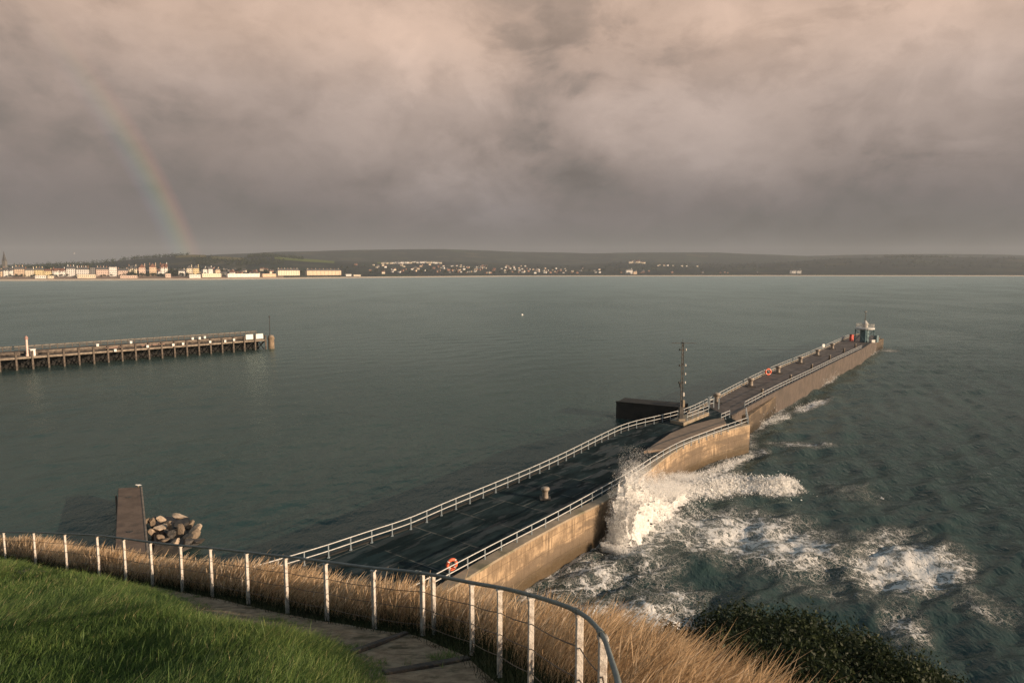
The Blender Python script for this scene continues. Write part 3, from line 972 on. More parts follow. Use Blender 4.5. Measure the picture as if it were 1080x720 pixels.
# church with spire
cp_ = land_pos(6.5, BT + 160)
ch = empty('church', cp_, 0, 'dark church with a pointed spire at the left of the town', 'church')
tH = CAM_Z + slope_at(275.5) * cp_.y - cp_.z
sH = CAM_Z + slope_at(264.4) * cp_.y - cp_.z
tw = 9.0
MB().box((-3, 0, tH / 2), (tw, tw, tH)).build('tower', WALLS['stone'], ch)
MB().add([(-3 - tw / 2 + .4, -tw / 2 + .4, tH), (-3 + tw / 2 - .4, -tw / 2 + .4, tH), (-3 + tw / 2 - .4, tw / 2 - .4, tH), (-3 - tw / 2 + .4, tw / 2 - .4, tH), (-3, 0, sH)],
         [(0, 1, 4), (1, 2, 4), (2, 3, 4), (3, 0, 4)]).build('spire', ROOFS['slate'], ch)
nb = MB().box((8, 4, 6), (14, 12, 12))
nb.build('nave', WALLS['stone'], ch)
g_ = MB()
gable(g_, 14, 12, 12.02, 8)
MB().add([(q[0] + 8, q[1] + 4, q[2]) for q in g_.v], g_.f).build('roof', ROOFS['slate'], ch)
for s in (-1, 1):
    for s2 in (-1, 1):
        MB().add([(-3 + s * tw * .42 - .7, s2 * tw * .42 - .7, tH), (-3 + s * tw * .42 + .7, s2 * tw * .42 - .7, tH), (-3 + s * tw * .42 + .7, s2 * tw * .42 + .7, tH), (-3 + s * tw * .42 - .7, s2 * tw * .42 + .7, tH), (-3 + s * tw * .42, s2 * tw * .42, tH + 6)],
                 [(0, 1, 4), (1, 2, 4), (2, 3, 4), (3, 0, 4)]).build('pinnacle', WALLS['stone'], ch)

# hillside houses: small meshes with wall and roof, copied
protos = []
for wk, rk in (('white', 'slate'), ('cream', 'slate'), ('white', 'red'), ('brick', 'red'), ('peach', 'slate'), ('cream', 'red'), ('grey', 'slate'), ('brick', 'slate')):
    mb = MB().box((0, 0, 2.0), (11, 8, 8.0))
    mb2 = MB()
    gable(mb2, 11, 8, 6.02, 3.2)
    mb.add(mb2.v, mb2.f, 1)
    mb.box((3.5, 0.6, 8.8), (1.0, 0.9, 2.4), mi=0)
    protos.append(mb.build('hillside_house', [WALLS[wk], ROOFS[rk]]))
HL = 'little pale house among many scattered over the far hillside'
HG = 'houses scattered over the far hillside'
first = [True] * len(protos)


def place_house(px, t, k, s, rz, label=HL, group=HG):
    if first[k]:
        o, first[k] = protos[k], False
    else:
        o = protos[k].copy()
        COL.objects.link(o)
    o.location = land_pos(px, t)
    o.rotation_euler = (0, 0, rz)
    o.scale = (s, s, s)
    tag(o, label, 'house', group)


rh = random.Random(3)
for i in range(150):
    px = rh.triangular(362, 640, 500)
    place_house(px, rh.uniform(170, 1000) if px < 560 else rh.uniform(140, 800), rh.choice([0, 0, 1, 1, 2, 3, 4, 5, 6, 7, 7]), rh.uniform(0.7, 1.15), rh.uniform(-0.6, 0.6))
for i in range(36):
    place_house(rh.uniform(222, 300), rh.uniform(150, 420), rh.choice([0, 1, 2, 4, 4, 5, 6, 7]), rh.uniform(0.9, 1.3), rh.uniform(-0.4, 0.4), 'little pale house in the rows behind the beach chalets', 'houses behind the beach chalets')
for i in range(28):
    place_house(404 + i * 2.25 + rh.uniform(-.4, .4), 1180 + rh.uniform(-30, 30), rh.choice([0, 0, 1]), rh.uniform(1.15, 1.55), rh.uniform(-.15, .15), 'white house in the bright row along the hillside skyline', 'bright hillside row')
for i in range(22):
    q = rh.random()
    place_house(656 + 32 * q if i < 13 else 690 + 46 * q, (1190 if i < 13 else 1000) + rh.uniform(-60, 30), rh.choice([0, 1, 1, 5]), rh.uniform(1.1, 1.9) if i < 13 else rh.uniform(0.8, 1.2), rh.uniform(-.2, .2), 'cream house in the hilltop row above the shore houses', 'hilltop row above the shore')
for i in range(20):
    place_house(rh.uniform(560, 800), rh.uniform(140, 420), rh.choice([0, 6, 7, 3, 7]), rh.uniform(0.6, 1.0), rh.uniform(-.5, .5), 'tiny house low on the shore below the dark hills', 'houses low on the far shore')

# trees of the town
TLEAF = leaf_mat('town_tree_leaves', [(0.0, (0.012, 0.022, 0.010, 1)), (1.0, (0.045, 0.06, 0.026, 1))], 0.2)
BARK = pmat('tree_bark', (0.06, 0.045, 0.03, 1), (0.10, 0.08, 0.06, 1), 2, 0.9)


def crown_cloud(n, rad, rs, squash=1.0, lobes=7):
    cs = rs.normal(0, 0.42, (lobes, 3)) * rad
    rr = rs.uniform(0.42, 0.7, lobes) * rad
    li = rs.integers(0, lobes, n)
    d = rs.normal(0, 1, (n, 3))
    d /= np.linalg.norm(d, axis=1)[:, None]
    p = cs[li] + d * (rr[li] * rs.uniform(0.55, 1.0, n) ** 0.6)[:, None]
    p[:, 2] *= squash
    return p


def leaf_cards(p, size, rs):
    n = len(p)
    a = rs.normal(0, 1, (n, 3))
    a /= np.linalg.norm(a, axis=1)[:, None]
    b = np.cross(a, rs.normal(0, 1, (n, 3)))
    b /= np.linalg.norm(b, axis=1)[:, None]
    s = (size * rs.uniform(0.6, 1.3, n))[:, None]
    v = np.stack([p - a * s, p - b * s * 0.45, p + a * s, p + b * s * 0.45], 1).reshape(-1, 3)
    f = np.arange(n * 4).reshape(-1, 4)
    return v, f


tree_protos = []
for k in range(3):
    rs = np.random.default_rng(40 + k)
    tr = empty('town_tree', (0, 0, 0))
    p = crown_cloud(420, 5.2, rs, 0.85)
    p[:, 2] += 7.0
    v, f = leaf_cards(p, 0.9, rs)
    fast_mesh('crown', v, f, TLEAF, tr, {'tint': np.repeat(rs.random(len(p)), 4)})
    MB().tube([(0, 0, -1), (0.1, 0, 2.5), (0, 0.1, 6.5)], [0.5, 0.38, 0.2], 7).tube([(0.1, 0, 3), (2.0, 0.5, 7)], [0.2, 0.08], 5).tube([(0, 0, 3.4), (-1.8, -0.6, 7)], [0.2, 0.08], 5).build('trunk', BARK, tr)
    tree_protos.append(tr)
ftree = [True] * 3


def place_tree(px, t, s, label, group):
    k = rh.randrange(3)
    if ftree[k]:
        o, ftree[k] = tree_protos[k], False
    else:
        o = copy_tree(tree_protos[k])
    o.location = land_pos(px, t)
    o.scale = (s, s, s)
    o.rotation_euler = (0, 0, rh.uniform(0, 6.28))
    tag(o, label, 'tree', group)


place_tree(139, BT - 14, 1.55, 'dark round tree standing on the seafront before the cream villa', None)
place_tree(318.6, BT - 6, 1.5, 'dark round tree between the cream and the peach terraces', None)
for q in (180, 182.5, 185.5, 187):
    place_tree(q, BT + 30 + rh.uniform(-10, 10), rh.uniform(1.4, 1.7), 'big dark tree in the clump between white villa and low bungalow', 'big dark tree clump')
for q in (31.5, 33.5, 36):
    place_tree(q, BT + 130, rh.uniform(2.0, 2.3), 'dark tree rising behind the cream seafront houses', 'trees behind the cream houses')
for q in (49, 57):
    place_tree(q, BT + 150, 2.1, 'dark tree rising behind the red roofed houses', 'trees behind the red roofs')
for q in (82, 84.5, 87, 90, 92.5):
    place_tree(q, BT + 120, rh.uniform(2.1, 2.5), 'dark tree of the clump rising behind the white terrace', 'trees behind the white terrace')
for i in range(40):
    place_tree(rh.uniform(105, 300), rh.uniform(170, 420), rh.uniform(1.0, 1.6), 'dark tree among the roofs behind the seafront', 'trees behind the seafront')
for i in range(70):
    place_tree(rh.uniform(360, 660), rh.uniform(140, 900), rh.uniform(0.9, 1.5), 'dark tree among the far hillside houses', 'trees on the far hillside')
for i in range(44):
    place_tree(rh.uniform(0, 140), rh.uniform(84, 92), rh.uniform(0.45, 0.7), 'small dark tree along the promenade gardens', 'promenade trees')

for i in range(80):
    place_tree(rh.uniform(130, 236), rh.uniform(88, 118), rh.uniform(0.55, 0.95), 'dark tree in the belt in front of the gabled villas', 'tree belt before the villas')
for i in range(90):
    place_house(rh.uniform(-5, 235), rh.uniform(150, 360), rh.choice([0, 1, 2, 3, 4, 5, 6, 7]), rh.uniform(1.1, 1.6), rh.uniform(-0.4, 0.4), 'house partly hidden behind the seafront buildings', 'houses behind the seafront')
# woods on the skyline (one mass)
rs = np.random.default_rng(77)
pts, szs = [], []
for (a, b_, t0, t1, n) in ((262, 320, 1250, 1560, 260), (130, 200, 1380, 1520, 120), (930, 1000, 1380, 1540, 160), (200, 300, 700, 1100, 200), (640, 1080, 500, 1500, 320), (0, 130, 900, 1500, 160)):
    for _ in range(n):
        q = land_pos(rs.uniform(a, b_), rs.uniform(t0, t1))
        pts.append((q.x, q.y, q.z + 4))
cl_ = crown_cloud(26, 7.0, rs, 0.9)
allp = np.concatenate([np.array(q)[None, :] + cl_[rs.permutation(26)[:18]] * rs.uniform(0.8, 1.5) for q in pts])
v, f = leaf_cards(allp, 3.0, rs)
tag(fast_mesh('woodland', v, f, TLEAF, None, {'tint': np.repeat(rs.random(len(allp)) * 0.8, 4)}), 'dark woods on the distant hills', 'woodland', kind='stuff')

# ------------------------------------------------------------------ stone pier
def concrete_wall(name='sea_wall_concrete', dark=1.0):
    m, nt, b = new_mat(name)
    pos = nt.new('ShaderNodeNewGeometry').outputs['Position']
    sp = nt.new('ShaderNodeSeparateXYZ')
    nt.l.new(pos, sp.inputs[0])
    # along-wall coordinate x+y, height z: lifts of concrete and vertical joints
    cb = nt.new('ShaderNodeCombineXYZ')
    nt.put(cb.inputs[0], nt.math('ADD', nt.math('MULTIPLY', sp.outputs[0], 0.62), nt.math('MULTIPLY', sp.outputs[1], 0.78)))
    nt.put(cb.inputs[1], sp.outputs[2])
    uv = cb.outputs[0]
    br = nt.new('ShaderNodeTexBrick')
    nt.put(br.inputs['Vector'], nt.vmath('ADD', uv, nt.vmath('SCALE', nt.noise(pos, 0.9, 3, 0.5, color=True), 0.12)))
    br.inputs['Scale'].default_value = 1.0
    br.inputs['Brick Width'].default_value = 3.1
    br.inputs['Row Height'].default_value = 1.15
    br.inputs['Mortar Size'].default_value = 0.035
    br.inputs['Mortar Smooth'].default_value = 0.5
    br.inputs['Color1'].default_value = (0.46, 0.345, 0.225, 1)
    br.inputs['Color2'].default_value = (0.37, 0.275, 0.175, 1)
    br.inputs['Mortar'].default_value = (0.27, 0.20, 0.13, 1)
    n1 = nt.noise(pos, 0.55, 8, 0.65)
    col = nt.mix(nt.maprange(n1, 0.40, 0.60), br.outputs['Color'], (0.21, 0.155, 0.10, 1))
    streak = nt.noise(nt.mapping(uv, (1.6, 0.16, 1)), 1.5, 6, 0.65)
    col = nt.mix(nt.maprange(streak, 0.47, 0.64, 0, 0.8), col, (0.13, 0.093, 0.058, 1))
    pale = nt.noise(nt.mapping(uv, (2.4, 0.22, 1), loc=(7, 3, 0)), 1.5, 5, 0.6)
    col = nt.mix(nt.maprange(pale, 0.6, 0.74, 0, 0.5), col, (0.55, 0.46, 0.34, 1))
    pan = nt.noise(nt.mapping(uv, (0.16, 0.5, 1), loc=(4, 1, 0)), 1.0, 4, 0.6)
    zz = nt.math('ADD', sp.outputs[2], nt.math('MULTIPLY', nt.math('SUBTRACT', n1, 0.5), 1.0))
    pan = nt.math('MULTIPLY', nt.maprange(pan, 0.42, 0.52), nt.maprange(zz, 3.2, 2.95))
    col = nt.mix(nt.math('MULTIPLY', pan, 0.82), col, (0.125, 0.095, 0.066, 1))
    spots = nt.noise(pos, 3.2, 6, 0.7)
    col = nt.mix(nt.maprange(spots, 0.60, 0.68, 0, 0.7), col, (0.13, 0.10, 0.065, 1))
    weed = nt.maprange(nt.math('ADD', sp.outputs[2], nt.math('MULTIPLY', nt.math('SUBTRACT', n1, 0.5), 2.6)), 1.9, 0.5)
    col = nt.mix(nt.math('MULTIPLY', weed, 0.9), col, (0.075, 0.055, 0.030, 1))
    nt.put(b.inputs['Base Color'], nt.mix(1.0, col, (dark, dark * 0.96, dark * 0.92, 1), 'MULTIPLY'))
    nt.put(b.inputs['Roughness'], nt.maprange(sp.outputs[2], 0.4, 1.8, 0.4, 0.8))
    bp = nt.new('ShaderNodeBump')
    bp.inputs['Strength'].default_value = 0.7
    bp.inputs['Distance'].default_value = 0.08
    nt.put(bp.inputs['Height'], nt.math('ADD', nt.math('MULTIPLY', br.outputs['Fac'], -0.6), nt.math('ADD', spots, nt.noise(pos, 1.4, 5, 0.6))))
    nt.put(b.inputs['Normal'], bp.outputs[0])
    return m


def wet_deck():
    m, nt, b = new_mat('wet_pier_deck')
    pos = nt.new('ShaderNodeNewGeometry').outputs['Position']
    rot = nt.mapping(pos, (1, 1, 1), (0, 0, R(38)))
    br = nt.new('ShaderNodeTexBrick')
    nt.put(br.inputs['Vector'], nt.vmath('ADD', rot, nt.vmath('SCALE', nt.noise(pos, 0.5, 2, 0.5, color=True), 0.15)))
    br.inputs['Scale'].default_value = 1.0
    br.inputs['Brick Width'].default_value = 4.6
    br.inputs['Row Height'].default_value = 5.2
    br.inputs['Mortar Size'].default_value = 0.07
    br.inputs['Mortar Smooth'].default_value = 0.3
    br.inputs['Color1'].default_value = (0.018, 0.036, 0.040, 1)
    br.inputs['Color2'].default_value = (0.028, 0.043, 0.045, 1)
    br.inputs['Mortar'].default_value = (0.15, 0.15, 0.135, 1)
    n = nt.noise(nt.mapping(rot, (1.0, 0.28, 1)), 0.7, 7, 0.65)
    n2 = nt.noise(pos, 2.5, 5, 0.7)
    col = nt.mix(nt.maprange(n, 0.38, 0.62), br.outputs['Color'], (0.007, 0.015, 0.017, 1))
    col = nt.mix(nt.maprange(n2, 0.62, 0.75, 0, 0.4), col, (0.12, 0.11, 0.095, 1))
    nt.put(b.inputs['Base Color'], col)
    pud = nt.noise(nt.mapping(rot, (0.9, 0.22, 1), loc=(3, 8, 0)), 0.8, 6, 0.6)
    wet = nt.maprange(pud, 0.50, 0.60)
    nt.put(b.inputs['Roughness'], nt.maprange(wet, 0.0, 1.0, 0.75, 0.42))
    nt.put(b.inputs['Specular IOR Level'], nt.maprange(wet, 0.0, 1.0, 0.03, 0.11))
    bp = nt.new('ShaderNodeBump')
    bp.inputs['Strength'].default_value = 0.5
    bp.inputs['Distance'].default_value = 0.03
    nt.put(bp.inputs['Height'], nt.math('ADD', n2, n))
    nt.put(b.inputs['Normal'], bp.outputs[0])
    return m


WALLM = concrete_wall()
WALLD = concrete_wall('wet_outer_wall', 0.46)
DECKM = wet_deck()
DRYDECK = pmat('brown_concrete_deck', (0.078, 0.062, 0.052, 1), (0.115, 0.09, 0.074, 1), 0.5, 0.75, 0.4, 3, (0.07, 0.058, 0.048, 1), 0.15, coords='Position', rough2=0.5)
COPING = pmat('weathered_coping', (0.25, 0.205, 0.15, 1), (0.36, 0.29, 0.21, 1), 0.8, 0.8, 0.4, 4, (0.15, 0.135, 0.085, 1), 0.4, coords='Position')
BLACKWALL = pmat('shade_black_wall', (0.012, 0.013, 0.012, 1), (0.026, 0.024, 0.020, 1), 0.7, 0.8, 0.5, 3, coords='Position')  # near-black colour stands in for the spur's unlit face
GALV = pmat('galvanised_rail', (0.50, 0.50, 0.48, 1), (0.66, 0.65, 0.62, 1), 4, 0.45, metal=0.0)
BLUEPOST = pmat('blue_grey_post', (0.20, 0.25, 0.28, 1), (0.30, 0.34, 0.36, 1), 4, 0.5)

pier = empty('stone_pier', (0, 0, 0), 0, 'long stone breakwater pier with wet dark deck running out into the sea', 'pier')


def strip(L, Rr, z_top, z_bot, mat, name, parent, n=160, sides=(True, True), ends=True):
    a = resample(L, sum((q - p).length for p, q in zip(L, L[1:])) / n)
    b = resample(Rr, sum((q - p).length for p, q in zip(Rr, Rr[1:])) / n)
    k = min(len(a), len(b))
    a, b = a[:k], b[:k]
    vs = [(p.x, p.y, z_top) for p in a] + [(p.x, p.y, z_top) for p in b] + [(p.x, p.y, z_bot) for p in a] + [(p.x, p.y, z_bot) for p in b]
    fs = []
    for i in range(k - 1):
        fs.append((i, k + i, k + i + 1, i + 1))
        fs.append((i, i + 1, 2 * k + i + 1, 2 * k + i))
        fs.append((k + i, 3 * k + i, 3 * k + i + 1, k + i + 1))
    fs.append((0, 2 * k, 3 * k, k))
    fs.append((k - 1, 2 * k - 1, 4 * k - 1, 3 * k - 1))
    return MB().add(vs, fs).build(name, mat, parent)


near_left = offset_line(nl_base, -0.45)
inner = offset_line(wall_line, -0.95)
strip(near_left, inner, DECK, -4, DECKM, 'deck', pier)
strip(offset_line(wall_line, -0.93), wall_line, DECK + 0.05, -4, [WALLM], 'sea_wall', pier)
strip(offset_line(wall_line, -0.97), offset_line(wall_line, 0.04), DECK + 0.22, DECK + 0.02, COPING, 'coping', pier)
strip(offset_line(nl_base, -0.47), offset_line(nl_base, -0.18), DECK + 0.10, DECK - 0.3, BLACKWALL, 'kerb', pier)
# outer arm
fl_ext = [fl_base[0] + (fl_base[0] - fl_base[1]).normalized() * 5] + fl_base + [P(903, 353.0, DECK) + Vector((0, 0, 0)), P(912, 351.8, DECK)]
fr_ext = [fr_base[0] + (fr_base[0] - fr_base[1]).normalized() * 8] + fr_base + [P(921, 359.6, DECK), P(927, 355.5, DECK)]
far_left = offset_line(fl_ext, -0.45)
far_right = offset_line(fr_ext, 0.35)
strip(far_left, far_right, DECK - 0.012, -4, DRYDECK, 'deck', pier)
strip(offset_line(fl_ext, -0.47), offset_line(fl_ext, -0.2), DECK + 0.15, DECK - 0.4, COPING, 'kerb', pier)
strip(offset_line(fr_ext, 0.1), offset_line(fr_ext, 0.40), DECK + 0.22, DECK - 0.3, DRYDECK, 'kerb', pier)
far_in = [p + Vector((-1.9, 1.2, 0)) for p in far_line]
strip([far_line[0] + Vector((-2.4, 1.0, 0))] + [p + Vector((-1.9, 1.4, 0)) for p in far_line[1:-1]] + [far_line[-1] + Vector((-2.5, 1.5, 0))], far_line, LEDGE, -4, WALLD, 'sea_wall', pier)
tip = far_line[-1]
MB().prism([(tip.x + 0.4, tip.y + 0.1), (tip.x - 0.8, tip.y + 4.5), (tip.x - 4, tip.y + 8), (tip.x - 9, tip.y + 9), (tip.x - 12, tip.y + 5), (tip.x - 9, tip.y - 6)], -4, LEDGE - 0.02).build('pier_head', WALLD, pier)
# raised brown slab inside the bend
sl_poly = [P(x, y, DECK + 0.3) for x, y in ((679, 475.5), (707, 456.5), (728, 448), (748.5, 442.5), (763, 440), (766, 446.5), (735, 458.3), (718, 465), (704, 473))]
MB().prism([(q.x, q.y) for q in reversed(sl_poly)], DECK - 0.1, DECK + 0.3).build('raised_slab', pmat('sunned_brown_slab', (0.27, 0.20, 0.145, 1), (0.20, 0.15, 0.11, 1), 0.6, 0.8, 0.3, 3, coords='Position'), pier, bevel=0.04)
# plinth of the mast with its ramp
pa, pb, pd = P(707, 442.5, DECK + .5), P(721, 445.6, DECK + .5), P(748, 434.5, DECK + .5)
pc2 = pa + (pd - pb)
MB().prism([(q.x, q.y) for q in (pa, pb, pd, pc2)], DECK - 0.1, DECK + 0.5).build('mast_plinth', COPING, pier, bevel=0.04)
# inner spur reaching into the harbour
s0, s1 = P(649.5, 440.5, 0), P(722, 448, 0)
dv = (s1 - s0).normalized()
nv = Vector((-dv.y, dv.x, 0))
sp_ = empty('harbour_spur', (0, 0, 0), 0, 'short spur with its shaded wall coloured black sticking out from the pier beside the mast', 'spur wall')
pol = [s0, s0 + dv * 12, s0 + dv * 12 + nv * 5, s0 + nv * 5]
MB().prism([(q.x, q.y) for q in pol], -4, 2.95).build('wall', BLACKWALL, sp_, bevel=0.06)
po2 = [s0 - dv * 0.08 - nv * 0.08, s0 + dv * 12 - nv * 0.08, s0 + dv * 12 + nv * 0.5, s0 + nv * 0.5 - dv * 0.08]
MB().prism([(q.x, q.y) for q in po2], 2.9, 3.12).build('coping', BLACKWALL, sp_, bevel=0.05)


def railing(name, base, label, spacing=2.1, group='pier railings', h=1.1, post_mat=None, r=0.039, start=True):
    root = empty(name, base[0], 0, label, 'railing', group)
    o = base[0]
    pts = resample(base, spacing)
    me = None
    for p in pts:
        if me is None:
            mb = MB().box((0, 0, 0.03), (0.2, 0.2, 0.06)).tube([(0, 0, 0.05), (0, 0, h)], 0.055, 6)
            q = mb.build('post', post_mat or BLUEPOST, root)
            me = q.data
        else:
            q = bpy.data.objects.new('post', me)
            COL.objects.link(q)
            q.parent = root
        q.location = p - o
    for nm, hh in (('top_rail', h), ('middle_rail', h * 0.52)):
        MB().tube([p - o + Vector((0, 0, hh)) for p in resample(base, 1.05)], r, 6).build(nm, GALV, root)
    return root


railing('pier_railing', nl_base, 'pale two bar railing along the harbour edge of the wet deck')
railing('pier_railing', nr_base, 'pale two bar railing along the sea wall beside the splash')
railing('pier_railing', fl_base, 'pale two bar railing on the harbour edge of the outer arm')
railing('pier_railing', fr_base, 'pale two bar railing on the sea edge of the outer arm')
railing('pier_railing', [P(760.5, 444, DECK), P(769.5, 440.0, DECK)], 'short free standing rail piece between bend and outer arm', 1.4)
railing('pier_railing', [q + Vector((0, 0, 0)) for q in (P(724.5, 443.5, DECK + .5), P(747, 434.8, DECK + .5))], 'short rail on the mast plinth ramp', 1.9)
railing('pier_railing', [P(789, 448.5, DECK), P(786.5, 436.5, DECK)], 'short cross rail closing the corner where the outer arm starts', 1.9)
gp = empty('gate_posts', P(748, 430.5, DECK), 0, 'cluster of blue grey gate posts where harbour railing meets the outer arm', 'gate')
for i, (dx, dy) in enumerate(((0, 0), (0.9, 0.6), (0.3, 1.4), (1.4, -0.6))):
    MB().box((dx, dy, 0.85), (0.16, 0.16, 1.7)).box((dx, dy, 1.72), (0.22, 0.22, 0.06)).build('post', BLUEPOST, gp)
MB().tube([(0, 0, 1.5), (0.9, 0.6, 1.5), (0.3, 1.4, 1.5)], 0.04, 6).build('top_rail', GALV, gp)
MB().tube([(0, 0, 0.8), (0.9, 0.6, 0.8), (0.3, 1.4, 0.8)], 0.04, 6).build('middle_rail', GALV, gp)

# bollards on the outer arm
BOLM = pmat('painted_bollard', (0.19, 0.16, 0.13, 1), (0.34, 0.285, 0.23, 1), 2.5, 0.6, 0.3, 6)
IRON = pmat('black_iron', (0.03, 0.03, 0.03, 1), (0.06, 0.055, 0.05, 1), 3, 0.5)
ORD = ['first', 'second', 'third', 'fourth', 'fifth', 'sixth', 'seventh']


def mooring_bollard():
    root = empty('mooring_bollard', (0, 0, 0))
    MB().box((0, 0, 0.08), (1.3, 1.2, 0.16)).build('base_plate', IRON, root, bevel=0.03)
    MB().lathe([(0.40, 0.15), (0.36, 0.3), (0.33, 0.75), (0.36, 0.95), (0.50, 1.05), (0.53, 1.2), (0.45, 1.34), (0.2, 1.40)], n=16).build('post', BOLM, root, smooth=True)
    return root


def slim_bollard():
    root = empty('deck_bollard', (0, 0, 0))
    MB().box((0, 0, 0.05), (0.75, 0.75, 0.1)).build('base_plate', IRON, root, bevel=0.02)
    MB().lathe([(0.26, 0.1), (0.24, 0.95), (0.30, 1.0), (0.30, 1.12), (0.1, 1.18)], n=14).build('post', BOLM, root, smooth=True)
    return root


mb0, sb0 = mooring_bollard(), slim_bollard()
for i, (px, py) in enumerate(((755.6, 424.3), (791.5, 407.4), (820.5, 393.5), (844, 383), (862, 374.8), (877.7, 368))):
    o = mb0 if i == 0 else copy_tree(mb0)
    o.location = P(px, py, DECK)
    o.scale = (1.3, 1.3, 1.25)
    tag(o, 'stout mooring bollard by the harbour rail of the outer arm, %s from the gate posts' % ORD[i], 'bollard', 'stout mooring bollards')
for i, (px, py) in enumerate(((803.6, 416.3), (833.5, 400.6), (856, 388.7), (875, 378.7), (890, 371.4), (902, 366.2))):
    o = sb0 if i == 0 else copy_tree(sb0)
    o.location = P(px, py, DECK)
    tag(o, 'slim bollard by the sea rail of the outer arm, %s from the bend' % ORD[i], 'bollard', 'slim deck bollards')
o = copy_tree(mb0)
o.name = 'mooring_bollard'
o.location = P(575, 526.0, DECK)
o.scale = (0.85, 0.85, 0.9)
tag(o, 'lone stout mooring bollard on the wet dark deck before the splash', 'bollard', 'stout mooring bollards')
o = copy_tree(sb0)
o.location = P(726, 436.5, DECK + .5)
o.scale = (0.7, 0.7, 0.6)
tag(o, 'low bollard on the mast plinth', 'bollard', 'slim deck bollards')

# lifebuoys
ORANGE = pmat('orange_lifebuoy', (0.75, 0.13, 0.06, 1), (0.82, 0.18, 0.08, 1), 3, 0.5)
REDM = pmat('red_box_paint', (0.5, 0.05, 0.04, 1), (0.6, 0.08, 0.05, 1), 3, 0.5)
WHITEP = pmat('white_paint', (0.70, 0.68, 0.64, 1), (0.80, 0.78, 0.74, 1), 3, 0.6)


def lifebuoy(loc, label, R_=0.42, r=0.11, rz=0.0):
    root = empty('lifebuoy', loc, rz, label, 'lifebuoy')
    n1, n2 = 28, 10
    vs, fs = [], []
    for i in range(n1):
        a = 2 * math.pi * i / n1
        for j in range(n2):
            b = 2 * math.pi * j / n2
            q = R_ + r * math.cos(b)
            vs.append((q * math.cos(a), r * math.sin(b), q * math.sin(a)))
    for i in range(n1):
        for j in range(n2):
            fs.append((i * n2 + j, ((i + 1) % n1) * n2 + j, ((i + 1) % n1) * n2 + (j + 1) % n2, i * n2 + (j + 1) % n2))
    MB().add(vs, fs).build('ring', ORANGE, root, smooth=True)
    for i in range(4):
        a = math.pi / 4 + i * math.pi / 2
        MB().tube([(math.cos(a + d) * R_, 0, math.sin(a + d) * R_) for d in (-0.12, 0.12)], r * 1.05, 10).build('band', WHITEP, root, smooth=True)
    MB().box((0, r + 0.06, -0.1), (0.25, 0.08, 1.1)).build('bracket', IRON, root)
    return root


q = P(477, 606.0, DECK)
lifebuoy(q + Vector((-0.05, 0.25, 0.72)), 'orange lifebuoy hanging on the sea side railing above the dry grass', 0.38, 0.12, R(35))
q = P(810, 396.5, DECK)
lifebuoy(q + Vector((0, 0, 0.95)), 'red lifebuoy on the harbour railing between two stout bollards', 0.6, 0.18, R(10))
rb_ = empty('emergency_cabinet', P(898, 359, DECK), R(20), 'dark red cabinet beside the light tower on the pier end', 'cabinet')
MB().box((0, 0, 1.0), (1.1, 0.8, 2.0)).build('body', REDM, rb_, bevel=0.03)
MB().box((0, -0.42, 1.05), (0.9, 0.05, 1.6)).build('door', REDM, rb_, bevel=0.01)
MB().box((0, 0, 2.05), (1.25, 0.95, 0.1)).build('roof', IRON, rb_)
for i, (px, py) in enumerate(((868.0, 366.2), (888, 356.8))):
    bx_ = empty('life_ring_housing', P(px, py + 2.4, DECK), R(20), ('white' if i == 0 else 'second white') + ' life ring housing on the harbour rail, ' + ('between the fourth and fifth stout bollards' if i == 0 else 'next to the red cabinet'), 'housing', 'life ring housings')
    MB().box((0, 0, 1.15), (0.95, 0.4, 0.95)).build('box', WHITEP, bx_, bevel=0.08)
    MB().box((0, 0, 0.35), (0.12, 0.12, 0.7)).build('post', BLUEPOST, bx_)

# signal mast
MASTM = pmat('weathered_mast', (0.04, 0.04, 0.038, 1), (0.10, 0.09, 0.08, 1), 1.5, 0.6)
mp = P(718, 443.2, DECK + .5)
ms = empty('signal_mast', mp, R(8), 'tall slim signal mast with paired lamps and a long crossbar', 'mast')
mh = CAM_Z + slope_at(361.2) * mp.y - mp.z
MB().box((0, 0, 0.15), (1.0, 1.0, 0.3)).build('base_plate', COPING, ms, bevel=0.03)
mb = MB()
for s in ((-.17, -.14), (.17, -.14), (0, .19)):
    mb.tube([(s[0], s[1], 0.3), (s[0] * 0.7, s[1] * 0.7, mh)], 0.07, 6)
for k in range(16):
    z0_, z1_ = 0.5 + k * (mh - .6) / 16, 0.5 + (k + 1) * (mh - .6) / 16
    sx = 1 if k % 2 else -1
    mb.tube([(-.17 * sx, -.14, z0_), (.17 * sx * .9, -.14, z1_)], 0.03, 5)
    mb.tube([(.17 * sx, -.14, z0_), (0, .19, z1_)], 0.03, 5)
mb.build('lattice_pole', MASTM, ms)
MB().box((0, 0, mh * 0.10), (0.65, 0.5, 1.9)).build('switch_box', MASTM, ms, bevel=0.03)
MB().tube([(-1.7, 0, mh - .05), (2.2, 0, mh - .12)], 0.045, 6).tube([(0, -0.5, mh), (0, 0.5, mh)], 0.04, 6).build('crossbar', MASTM, ms)
MB().tube([(0, 0, mh), (0, 0, mh + 0.6)], 0.03, 6).build('finial', MASTM, ms)
LAMPM = pmat('lamp_housing', (0.45, 0.42, 0.38, 1), (0.6, 0.57, 0.52, 1), 3, 0.4)
for k, fz in enumerate((0.91, 0.71, 0.60, 0.49)):
    for s in (-1, 1):
        if fz == 0.60 and s < 0:
            continue
        lm = MB().tube([(0, 0, mh * fz), (s * 0.42, -0.1, mh * fz)], 0.035, 5).lathe([(0.10, -.14), (0.13, 0), (0.12, 0.14), (0.05, 0.2)], (s * 0.46, -0.12, mh * fz), 10)
        lm.build('signal_lamp', LAMPM if s > 0 else IRON, ms, smooth=False)
